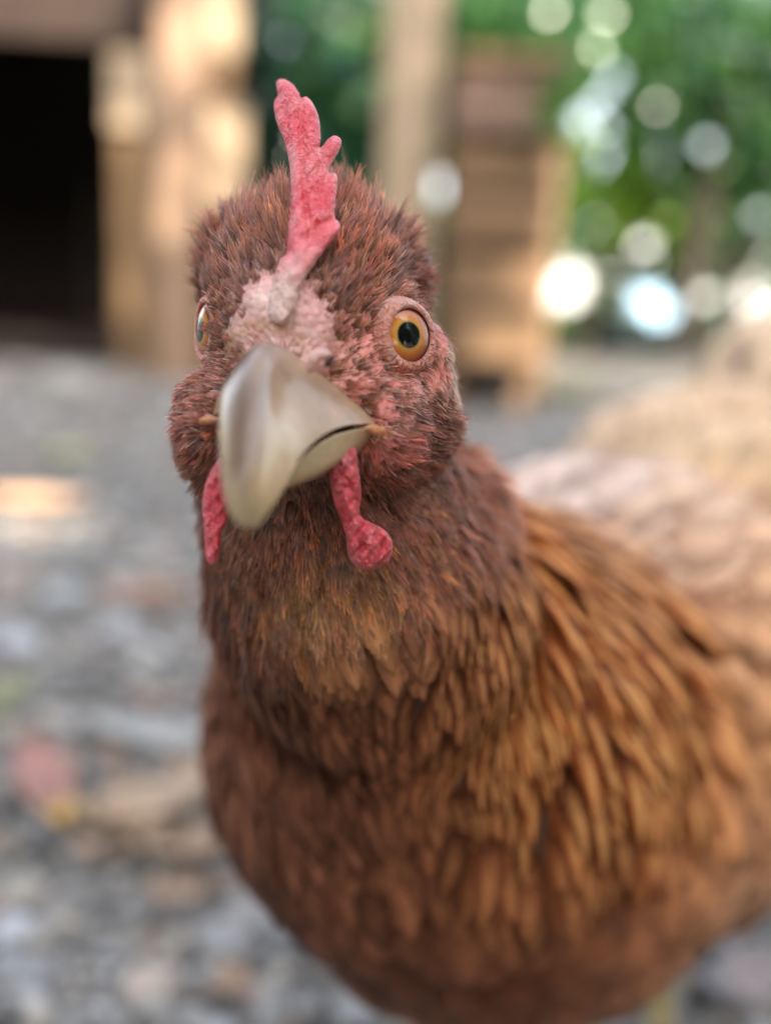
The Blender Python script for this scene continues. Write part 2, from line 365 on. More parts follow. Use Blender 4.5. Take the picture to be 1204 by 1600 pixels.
def leaves(name, pos, size, cols, parent=None, droop=.4, wide=.55, gaps=True):
    if gaps:                             # chinks in the foliage where the light behind comes through
        wp = pos + (np.array(parent.location) if parent else 0); q = (wp - np.array(CM.translation)) @ np.array(RM)
        d = np.maximum(-q[:, 2], .01); px = 602 + FPX * q[:, 0] / d; py = 800 - FPX * q[:, 1] / d; keep = np.ones(len(pos), bool)
        for gx_, gy_, gr in GAPS: keep &= np.hypot(px - gx_, py - gy_) > gr * .8 + .45 * size * FPX / d
        keep |= q[:, 2] > 0
        for o_, d_, ha in EYEGAPS:
            v = nrm_(wp - o_); keep &= (v @ d_) < math.cos(ha)
        pos = pos[keep]; cols = cols[keep]
    n = len(pos); T = nrm_(rng.normal(0, 1, (n, 3)) + np.array([0, 0, -droop])); N = nrm_(rng.normal(0, 1, (n, 3)) + np.array([0, -.3, .8]))
    Sd = nrm_(np.cross(T, N)); N = np.cross(Sd, T); L = size * rng.uniform(.6, 1.25, n)
    V = np.empty((n, 8, 3)); prof = [(0, .0), (.3, .5), (.65, .42), (1, .0)]
    for i, (s, wd) in enumerate(prof):
        for j, k in enumerate((-1, 1)):
            V[:, i * 2 + j] = pos + T * (L * s)[:, None] + Sd * (L * wide * (wd + .02) * k)[:, None] - N * (L * (.25 * s * s))[:, None] + N * (L * .1 * wd * (i % 2))[:, None]
    b = (np.arange(n) * 8)[:, None]; Q = np.concatenate([b + np.array([[0, 1, 3, 2]]), b + np.array([[2, 3, 5, 4]]), b + np.array([[4, 5, 7, 6]])])
    return fastmesh(name, V.reshape(-1, 3), Q, M_leaf, parent, np.repeat(np.concatenate([cols, np.ones((n, 1))], 1), 8, 0))
def nrm_(v): return v / (np.linalg.norm(v, axis=1, keepdims=True) + 1e-12)
def clump(center, rad, n, nclump, spread=.35):
    c = np.array(center) + rng.normal(0, .45, (nclump, 3)) * np.array(rad)
    k = rng.integers(0, nclump, n)
    return c[k] + rng.normal(0, spread, (n, 3)) * np.array(rad).mean()
def leafcol(n, dark, light, f=.3):
    t = rng.random((n, 1)) ** (1 / max(f, .01)) if f < 1 else rng.random((n, 1))
    c = np.array(dark) * (1 - t) + np.array(light) * t
    return c * rng.uniform(.7, 1.3, (n, 1))
def trunk(name, pts, rads, parent):
    V, F = [], []; seg = 9
    for i, (p, r_) in enumerate(zip(pts, rads)):
        for j in range(seg):
            a = 2 * math.pi * j / seg; q = r_ * (1 + .12 * math.sin(j * 2.1 + i))
            V.append((p[0] + q * math.cos(a), p[1] + q * math.sin(a), p[2]))
    for i in range(len(pts) - 1):
        for j in range(seg): F.append((i * seg + j, i * seg + (j + 1) % seg, (i + 1) * seg + (j + 1) % seg, (i + 1) * seg + j))
    return meshobj(name, V, F, M_bark, parent)

# --- the coop on the left with its dark doorway
YC = 3.5
coop = tag(empty('chicken_coop', (W(-100, 500, YC).x, YC, 0)), 'wooden chicken coop with a black open doorway at the left edge', 'chicken coop')
xd = W(184, 480, YC).x; xl = W(-420, 300, YC).x; xp = W(262, 480, YC).x
zt = W(100, 62, YC).z
board('lintel', xl, xp - .003, YC, YC + .06, zt, zt + .22, M_darkred, coop)
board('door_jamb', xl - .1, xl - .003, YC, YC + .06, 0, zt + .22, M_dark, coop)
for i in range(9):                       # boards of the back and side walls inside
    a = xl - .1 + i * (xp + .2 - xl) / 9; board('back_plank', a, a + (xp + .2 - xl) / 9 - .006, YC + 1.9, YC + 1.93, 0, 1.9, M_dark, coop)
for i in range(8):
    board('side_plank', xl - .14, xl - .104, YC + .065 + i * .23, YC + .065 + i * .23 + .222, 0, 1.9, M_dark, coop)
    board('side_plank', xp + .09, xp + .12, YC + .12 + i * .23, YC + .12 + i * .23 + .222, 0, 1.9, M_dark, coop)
board('roof', xl - .4, xp + .4, YC - .15, YC + 2.2, 1.91, 1.96, M_roof, coop)
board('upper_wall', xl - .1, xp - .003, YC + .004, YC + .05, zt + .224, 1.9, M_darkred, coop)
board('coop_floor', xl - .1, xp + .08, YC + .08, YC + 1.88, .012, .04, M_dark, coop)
zm = W(205, 205, YC).z; zb = W(205, 85, YC).z
bw = (xp - xd)
board('lower_panel', xd, xd + bw * .48, YC - .02, YC + .02, .0, zm - .004, M_tanv, coop)
board('lower_panel', xd + bw * .5, xp - .004, YC - .018, YC + .022, .0, zm - .004, M_tanv, coop)
board('pale_upper_board', xd - .01, xp - .004, YC - .045, YC - .005, zm, zb, M_pale, coop)['label'] = 'pale short board beside the doorway'
# --- posts
YP = 3.3
def post(px, wpx, Y, label, mat, th=.12, H=2.3, kink=0.0):
    a = W(px - wpx / 2, 500, Y).x; b = W(px + wpx / 2, 500, Y).x
    t = tag(empty('wooden_post', ((a + b) / 2, Y, 0)), label, 'post')
    board('timber', a, b, Y - th / 2, Y + th / 2, 0.0, H, mat, t, .008, .004)
    for i in range(5):
        z = .25 + i * .38
        board('nail', (a + b) / 2 - .006, (a + b) / 2 + .006, Y - th / 2 - .005, Y - th / 2 - .001, z, z + .012, M_iron, t, .002, .001)
    return t
post(283, 68, YP, 'reddish tan wooden post at the right side of the coop doorway', M_post)
post(624, 84, 3.0, 'thick pale tan wooden post rising behind the head of the hen, right of the comb', M_pale, .16)
# --- short pale boards to the right of the coop post
f1 = tag(empty('board_fence', (W(345, 300, 3.62).x, 3.62, 0)), 'short wall of pale boards between the coop post and the dark green leaves', 'board fence')
x0, x1 = W(316, 250, 3.62).x, W(384, 250, 3.62).x
board('plank', x0, x1 - .03, 3.60, 3.64, W(345, 88, 3.62).z, 1.3, M_pale, f1)
board('plank', x0, x1, 3.59, 3.63, W(345, 330, 3.62).z, W(345, 165, 3.62).z, M_pale, f1)
board('plank', x0, x1 - .045, 3.60, 3.64, W(345, 160, 3.62).z, W(345, 93, 3.62).z, M_tan, f1)
board('plank', x0, x1 - .01, 3.60, 3.64, 0, W(345, 335, 3.62).z, M_tanv, f1)
# --- nest box of rough planks
YN = 2.85
nest = tag(empty('nest_box', (W(790, 400, YN).x, YN, 0)), 'box of rough brown planks with dark gaps, right of the thick pale post', 'nest box')
def plk(pa, pb, ya, yb, Y, mat, dz=0):
    xa, xb = W(pa, (ya + yb) / 2, Y).x, W(pb, (ya + yb) / 2, Y).x; pm = (pa + pb) / 2
    return board('plank', xa, xb, Y, Y + .025, W(pm, yb, Y).z, W(pm, ya, Y).z, mat, nest, .004, .004)
plk(712, 878, 104, 152, YN, M_plank); plk(702, 894, 158, 206, YN - .03, M_plank)
plk(700, 868, 226, 300, YN, M_tan); plk(698, 862, 304, 384, YN - .008, M_tan)
plk(696, 856, 402, 478, YN, M_tan); plk(694, 850, 482, 566, YN - .008, M_tan)
za, zb_ = W(780, 610, YN).z, W(780, 100, YN).z
xa, xb = W(700, 400, YN).x, W(856, 400, YN).x
for xx in (xa, xb - .05): board('leg', xx, xx + .045, YN + .03, YN + .075, 0, zb_, M_tan, nest)
xx = W(800, 640, YN).x; board('leg', xx, xx + .05, YN + .03, YN + .08, 0, za, M_post, nest)
board('side_plank', xb + .002, xb + .02, YN + .03, YN + .55, za, zb_ - .06, M_post, nest)
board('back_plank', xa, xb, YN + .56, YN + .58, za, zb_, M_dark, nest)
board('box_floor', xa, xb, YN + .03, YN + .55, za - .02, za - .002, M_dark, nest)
board('box_top', xa - .02, xb + .03, YN - .03, YN + .6, zb_ + .002, zb_ + .03, M_tan, nest)
# --- far wall and sheet that catch the sun beyond the shrubs
fw = tag(meshobj('far_wall', [], [], None), 'x', 'x') if False else None
wx0, wx1 = W(855, 450, 9).x, W(1700, 450, 9).x
o = board('garden_wall', wx0, wx1, 9, 9.2, 0, .75, M_white); tag(o, 'sunlit white garden wall glimpsed far behind the shrubs on the right', 'wall')
o = board('blue_sheet', W(985, 480, 8.6).x, W(1085, 480, 8.6).x, 8.6, 8.63, .0, .48, M_blue); tag(o, 'pale blue sheet leaning before the far white wall, seen through the shrubs', 'sheet')
# --- greenery
def shrub(name, label, cat, parts, group=None, base=None, trunks=()):
    c = base or parts[0][0]; t = tag(empty(name, (c[0], c[1], 0)), label, cat, group)
    for i, (cen, rad, n, nc, size, dk, lt, f, sp) in enumerate(parts):
        pos = clump(cen, rad, n, nc, sp); pos = pos[pos[:, 2] > .02]
        leaves('foliage', pos - np.array(t.location), size, leafcol(len(pos), dk, lt, f), t)
    for pts, rd in trunks:
        trunk('stem', [np.array(p) - np.array(t.location) for p in pts], rd, t)
    return t
G1, G2, G3 = (.013, .048, .028), (.07, .16, .035), (.30, .46, .05)
x = W(470, 200, 4.3).x
shrub('climbing_shrub', 'dark bluish green broad-leaved shrub between the coop and the pale post', 'shrub',
      [((x, 4.4, .9), (.42, .3, .75), 5200, 26, .085, (.008, .03, .022), (.02, .075, .045), .5, .26), ((x + .2, 4.4, .45), (.5, .3, .35), 3500, 20, .085, (.008, .03, .022), (.02, .075, .045), .5, .26), ((x + .25, 4.3, 1.0), (.2, .2, .4), 260, 5, .08, G2, (.12, .24, .05), .5, .25)],
      trunks=[([(x, 4.5, 0), (x + .03, 4.5, .5), (x - .02, 4.5, 1.2)], [.03, .025, .015])])
x = W(780, 40, 4.2).x
shrub('leafy_shrub', 'green shrub arching over the top of the plank nest box', 'shrub',
      [((x, 4.3, 1.25), (.40, .3, .30), 3300, 18, .075, (.02, .07, .03), (.07, .16, .04), .5, .28), ((W(935, 60, 2.78).x, 2.80, .80), (.13, .08, .12), 200, 6, .06, G2, (.12, .24, .05), .6, .3), ((x + .1, 4.4, .5), (.3, .25, .5), 1800, 12, .075, G1, G2, .5, .3), ((W(690, 200, 4.4).x, 4.4, .6), (.22, .25, .55), 3000, 16, .075, G1, G2, .5, .3)],
      trunks=[([(x, 4.5, 0), (x + .05, 4.5, .6), (x - .02, 4.45, 1.3)], [.03, .025, .015])])
x = W(1010, 240, 5).x
shrub('leafy_shrub', 'bright yellow green shrub right of the nest box with sun on its leaves', 'shrub',
      [((x, 5.1, 1.0), (.55, .35, .42), 3600, 24, .075, G2, G3, .99, .30), ((x - .1, 5.3, 1.5), (.6, .4, .4), 2600, 20, .075, G1, G2, .5, .3), ((x - .15, 5.6, .55), (.8, .3, .30), 3000, 30, .06, G1, G2, .5, .32)],
      trunks=[([(x - .2, 5.2, 0), (x - .15, 5.2, .5), (x - .05, 5.2, 1.2)], [.035, .03, .02])])
x = W(1190, 160, 4.6).x
shrub('leafy_tree', 'dark green tree with a leaning dark trunk at the right edge', 'tree',
      [((x, 4.8, 1.25), (.5, .35, .40), 3600, 22, .08, G1, G2, .5, .28), ((x + .1, 5.3, .62), (.7, .3, .3), 2600, 26, .07, G1, G2, .6, .3)],
      trunks=[([W(1062, 540, 4.6), W(1080, 420, 4.6), W(1104, 320, 4.6), W(1135, 180, 4.6)], [.05, .045, .04, .03]), ([W(1150, 545, 4.9), W(1152, 420, 4.9), W(1146, 300, 4.9)], [.03, .026, .02])])
for i, (px, Y, h, lab) in enumerate([(820, 10.6, 2.6, 'tall dark tree far behind the plank nest box'), (1150, 11.5, 2.5, 'tall dark tree far behind the right edge shrubs'), (480, 10.0, 2.7, 'tall dark tree far behind the dark green shrub left of the pale post'), (60, 9.5, 3.0, 'tall tree standing beyond the coop roof')]):
    x = W(px, 300, Y).x
    shrub('far_tree', lab, 'tree', [((x, Y, h), (1.3, .8, 1.0), 2600, 26, .16, G1, G2, .5, .32), ((x, Y, h * .45), (1.0, .6, .6), 1200, 18, .16, G1, G2, .5, .3)], group=None,
          trunks=[([(x, Y, 0), (x, Y, 1.2), (x + .1, Y, 2.6)], [.14, .11, .06])])
# --- the tree that shades the yard; low tree and hedges added unseen to hold back sky light (behind and beside the camera)
cs = Vector((.0, 1.5, .3)) + SUNDIR * 9
def gpt(px, py, z=.012):
    o = CM.translation; d = P(px, py, 1) - o; return o + d * ((z - o.z) / d.z)
SPOTS = [(W(278, 290, 3.24), -.015), (W(883, 285, 2.86), .03), (W(870, 340, 2.86), .02), (W(856, 535, 2.9), .03), (gpt(75, 790), .03), (gpt(0, 785), .01), (W(790, 590, 2.9), .04)]
def bigtree(label, cen, rad, n, nc, tr, size=.15, seed=0):
    t = tag(empty('shade_tree', (tr[0], tr[1], 0)), label, 'tree')
    pos = clump(cen, rad, n, nc, .22)
    s_ = np.array(SUNDIR)
    for tp, gr in SPOTS:                 # small openings that let flecks of sun reach the yard
        v = pos - np.array(tp); v = v - (v @ s_)[:, None] * s_[None]; pos = pos[np.linalg.norm(v, axis=1) > gr + size * .72]
    n = len(pos)
    leaves('crown', pos - np.array(t.location), size, leafcol(n, G1, G2, .5), t)
    trunk('trunk', [(0, 0, 0), (.1, 0, 1.5), (.2, .1, 3), (cen[0] - tr[0], cen[1] - tr[1], cen[2])], [.22, .18, .15, .08], t)
bigtree('large leafy tree behind the camera that shades the yard', tuple(cs), (2.1, 1.8, 1.5), 26000, 110, (cs.x + .5, cs.y - .3))
bigtree('leafy tree with low branches behind the camera to the right', (2.9, -2.6, 3.1), (1.0, 1.0, .9), 14000, 60, (3.3, -3.0), .12)  # tree added to block a sky reflection in the hen's eye
for i, (cx, cy, cz, rx, ry, rz, n) in enumerate([(3.9, -2.1, 1.6, .7, .8, 1.3, 9000), (-2.8, -3.4, 1.4, 1.8, .5, 1.3, 13000), (0, -3.7, 1.4, 1.8, .5, 1.3, 13000), (2.8, -3.2, 1.5, 1.8, .5, 1.4, 13000), (-4.5, 1.4, 2.1, .6, 2.6, 1.9, 20000), (4.2, -.2, 2.0, .6, 2.3, 1.8, 20000)]):  # unseen hedges, added to cut low sky light and darken eye reflections
    shrub('hedge', ['bushy hedge corner behind the camera at the far right', 'hedge behind the camera to the left', 'hedge straight behind the camera', 'hedge behind the camera to the right', 'tall hedge along the left side of the yard', 'tall hedge along the right side of the yard'][i], 'hedge',
          [((cx, cy, cz), (rx, ry, rz), n, 40, .11, G1, G2, .5, .25)])
x = W(1010, 500, 6.4).x
shrub('low_bush', 'low dark bush in front of the far white wall, above the back of the hen', 'bush', [((x, 6.4, .10), (1.0, .3, .10), 3000, 30, .07, (.015, .03, .02), (.05, .08, .04), .5, .2)])  # bush added to darken this area and cover the foot of the wall
# --- litter on the ground
M_dry = mat_vcol('dry_leaf', .7, 60, .3)
def fallen(px, py, L, wd, ang, colA, colB, label, group=None, curl=.25, lift=.012, tipat=.5):
    p = gpt(px, py, .02); V, F, Cc = [], [], []; n = 8
    for i in range(n + 1):
        s = i / n; wv = math.sin(math.pi * s ** .8) * wd * .5 + .0005
        for k in (-1, -.5, 0, .5, 1):
            x_, y_ = (s - .5) * L, k * wv
            V.append((x_, y_, lift + curl * L * (s - .5) ** 2 + .25 * wd * abs(k) ** 1.5 + .002 * math.sin(9 * s + k * 3)))
            t = min(1, max(0, (s - tipat) * 6 + .5)); Cc.append((*[a * (1 - t) + b * t for a, b in zip(colA, colB)], 1))
    for i in range(n):
        for j in range(4): F.append((5 * i + j, 5 * i + j + 1, 5 * i + j + 6, 5 * i + j + 5))
    t_ = tag(empty('fallen_leaf', (p.x, p.y, .006)), label, 'leaf', group); t_.rotation_euler = (0, 0, R(ang))
    o = meshobj('leaf_blade', V, F, M_dry, t_); a = o.data.color_attributes.new('col', 'FLOAT_COLOR', 'POINT'); a.data.foreach_set('color', np.array(Cc, dtype=np.float32).ravel())
    md = o.modifiers.new('t', 'SOLIDIFY'); md.thickness = .0006
    board('leaf_stalk', -.5 * L - .3 * L, -.5 * L, -.0008, .0008, 0, .0016, M_tan, None, .0003, .0003).parent = t_
    t_.children[-1].location = Vector((-.65 * L, 0, lift + curl * L * .3))
fallen(72, 1235, .135, .036, -62, (.34, .17, .14), (.60, .36, .06), 'fallen leaf, dull red with a yellow tip, lower left on the gravel', tipat=.72)
fallen(8, 1095, .085, .036, 80, (.19, .20, .10), (.23, .23, .12), 'yellow green fallen leaf cut by the left edge')
fallen(230, 1270, .075, .045, 25, (.36, .25, .17), (.40, .29, .20), 'crumpled pale brown dry leaf just right of the red and yellow leaf')
fallen(310, 1225, .065, .04, 130, (.36, .27, .20), (.40, .29, .21), 'pale brown dry leaf close to the breast of the hen')
fallen(60, 790, .15, .06, 8, (.62, .36, .20), (.70, .45, .28), 'pale orange dry leaf lying in a patch of sun at the left edge')
fallen(235, 935, .10, .04, 10, (.40, .22, .15), (.36, .22, .15), 'rusty brown leaf on the gravel beside the neck of the hen')
fallen(115, 715, .10, .06, 40, (.42, .42, .20), (.46, .44, .24), 'dull yellow leaf farther back on the gravel at left')
fallen(190, 1290, .07, .03, -20, (.48, .34, .20), (.52, .38, .26), 'thin tan leaf below the red and yellow leaf')
fallen(870, 620, .26, .12, 5, (.26, .32, .10), (.30, .34, .12), 'green leaf on the ground under the shrub right of the nest box')
fallen(1170, 1530, .05, .03, 60, (.50, .42, .42), (.48, .40, .40), 'pinkish grey leaf at the lower right corner')
rr = random.Random(5)
for i in range(34):
    px = rr.gauss(230, 110); py = rr.gauss(1275, 70) if i < 22 else rr.uniform(700, 1550)
    if py < 620 or px > 460 or px < -60: continue
    t_ = rr.uniform(.6, 1.1); cA = (.32 * t_, .22 * t_, .15 * t_)
    fallen(px, py, rr.uniform(.016, .034), rr.uniform(.009, .018), rr.uniform(0, 360), cA, (cA[0] * 1.1, cA[1], cA[2] * .9), 'small dry brown leaf lying among the gravel stones left of the hen', 'small dry brown leaves scattered on the gravel', rr.uniform(.1, .5))
def rock(px, py, s, c, label, sh=(1.2, .9, .55), rot=0):
    p = gpt(px, py, .01); o = bpy.data.objects.new('pale_stone', stones[random.randrange(7)]); link(o)
    s *= .72; o.location = (p.x, p.y, s * .3); o.scale = tuple(s * k for k in sh); o.rotation_euler = (.1, .1, rot); o.color = (*c, 1); tag(o, label, 'stone')
rock(250, 1525, .024, (.46, .38, .31), 'tan flat stone near the bottom edge below the breast')
rock(350, 1450, .020, (.33, .32, .31), 'light grey stone beside the lower breast')
rock(560, 1215 + 345, .017, (.38, .37, .36), 'pale stone at the bottom edge under the breast')
rock(1150, 1530, .020, (.50, .46, .50), 'whitish lilac stone at the lower right')
rock(250, 1150, .055, (.36, .35, .33), 'long flat light grey stone left of the neck', (1.6, .6, .35), .1)
rock(110, 600, .10, (.42, .40, .36), 'large pale stone far back in front of the coop doorway', (1.2, .9, .5))
rock(100, 545 + 380, .035, (.40, .42, .42), 'pale grey stone in the middle of the gravel at left')
rock(40, 1500, .022, (.26, .26, .26), 'mid grey stone in the lower left corner')
rock(440, 1420, .018, (.36, .35, .35), 'small pale grey stone next to the belly')
# ================================================================== THE HEN
hen = tag(empty('hen', (.10, .46, 0)), 'rust brown hen with a red comb leaning in close, staring at the camera', 'hen')
hen.matrix_world = Matrix.Translation((.10, .46, 0))
bpy.context.view_layer.update()
HI = hen.matrix_world.inverted()
def child(o, parent=None):             # geometry is written in world coordinates; keep it there under its parent
    o.parent = parent or hen
    o.matrix_parent_inverse = (parent or hen).matrix_world.inverted() if parent is None else Matrix.Identity(4)
    return o
def pxr(px, d): return px * d / FPX

# ---- body, neck and head as one surface
blobs = []
def ball(px, py, d, rx, ry=None, rz=None, axes=None):
    blobs.append((P(px, py, d), rx, ry or rx, rz or rx, axes))
FH = D(-.10, .30, -1).normalized(); LH = D(1, 0, 0); LH = (LH - FH * LH.dot(FH)).normalized(); UH = FH.cross(LH) * -1
if UH.dot(D(0, -1, 0)) < 0: UH = -UH
HA = Matrix((LH, FH, UH)).transposed()
Hc = P(486, 530, .187)
def hb(l, f, u, a, b, c): blobs.append((Hc + LH * l + FH * f + UH * u, a, b, c, HA))
hb(0, 0, .001, .0195, .023, .0225)
hb(0, .010, .004, .014, .016, .014)          # forehead
hb(.0, .017, -.0035, .0098, .0125, .0095)        # beak base
hb(-.001, .014, -.0115, .0155, .012, .0065)      # face above the gape
hb(0, -.002, -.016, .0225, .020, .019)        # cheeks
hb(0, -.004, -.030, .0215, .018, .018)       # chin
hb(-.0085, .003, -.014, .0135, .014, .013)
hb(.0085, .003, -.014, .0135, .014, .013)
ball(568, 460, .190, .0122); ball(405, 448, .190, .0112)
ball(600, 640, .186, .0140); ball(400, 680, .187, .0142)
ball(585, 642, .1735, .0085); ball(602, 690, .1715, .0068); ball(326, 672, .1700, .0058); ball(545, 602, .1700, .0070); ball(338, 640, .1730, .0070); ball(643, 565, .1815, .0078)
ball(520, 800, .203, .0255); ball(600, 812, .222, .0198)
ball(548, 880, .210, .0283); ball(596, 862, .225, .0272)
ball(594, 960, .232, .0345); ball(682, 975, .262, .0375); ball(640, 1060, .268, .0495); ball(760, 1060, .30, .051)
ball(575, 1170, .284, .038)
ball(690, 1130, .300, .068)
ball(765, 1180, .340, .081)
ball(960, 1090, .390, .086); ball(900, 945, .385, .054)
ball(1180, 1010, .460, .098)
ball(1022, 772, .545, .048); ball(1120, 772, .575, .059); ball(1190, 880, .56, .08)
ball(1225, 625, .64, .053); ball(1330, 560, .68, .050)
bmm = bmesh.new()
for c, a, b, cc, ax in blobs:
    t = bmesh.new(); bmesh.ops.create_icosphere(t, subdivisions=4, radius=1)
    for v in t.verts:
        q = Vector((v.co.x * a, v.co.y * b, v.co.z * cc))
        v.co = c + ((ax @ q) if ax else q)
    me = bpy.data.meshes.new('t'); t.to_mesh(me); t.free(); bmm.from_mesh(me); bpy.data.meshes.remove(me)
# mounds behind the eyes
EYES = [EYE_L, (P(312, 515, .1772), D(-.90, .02, -.44).normalized())]
for p, nrm in EYES:
    t = bmesh.new(); bmesh.ops.create_icosphere(t, subdivisions=4, radius=.0100)
    bmesh.ops.translate(t, verts=t.verts, vec=p - nrm * .0103)
    me = bpy.data.meshes.new('t'); t.to_mesh(me); t.free(); bmm.from_mesh(me); bpy.data.meshes.remove(me)
me = bpy.data.meshes.new('body'); bmm.to_mesh(me); bmm.free()
body = link(bpy.data.objects.new('body', me))
m = body.modifiers.new('r', 'REMESH'); m.mode = 'VOXEL'; m.voxel_size = .0016
m = body.modifiers.new('s', 'SMOOTH'); m.factor = .5; m.iterations = 9
dg = bpy.context.evaluated_depsgraph_get(); dg.update()
me2 = bpy.data.meshes.new_from_object(body.evaluated_get(dg)); body.modifiers.clear(); body.data = me2; me2.name = 'body'
me2.shade_smooth()
nv = len(me2.vertices); BV = np.empty(nv * 3, np.float32); me2.vertices.foreach_get('co', BV); BV = BV.reshape(-1, 3)
npf = len(me2.polygons); PC = np.empty(npf * 3, np.float32); me2.polygons.foreach_get('center', PC); PC = PC.reshape(-1, 3)
PN = np.empty(npf * 3, np.float32); me2.polygons.foreach_get('normal', PN); PN = PN.reshape(-1, 3)
PA = np.empty(npf, np.float32); me2.polygons.foreach_get('area', PA)
CMI = np.array(CM.inverted())
def topx(V):
    q = V @ CMI[:3, :3].T + CMI[:3, 3]
    d = -q[:, 2]; return np.stack([602 + FPX * q[:, 0] / d, 800 - FPX * q[:, 1] / d, d], 1)

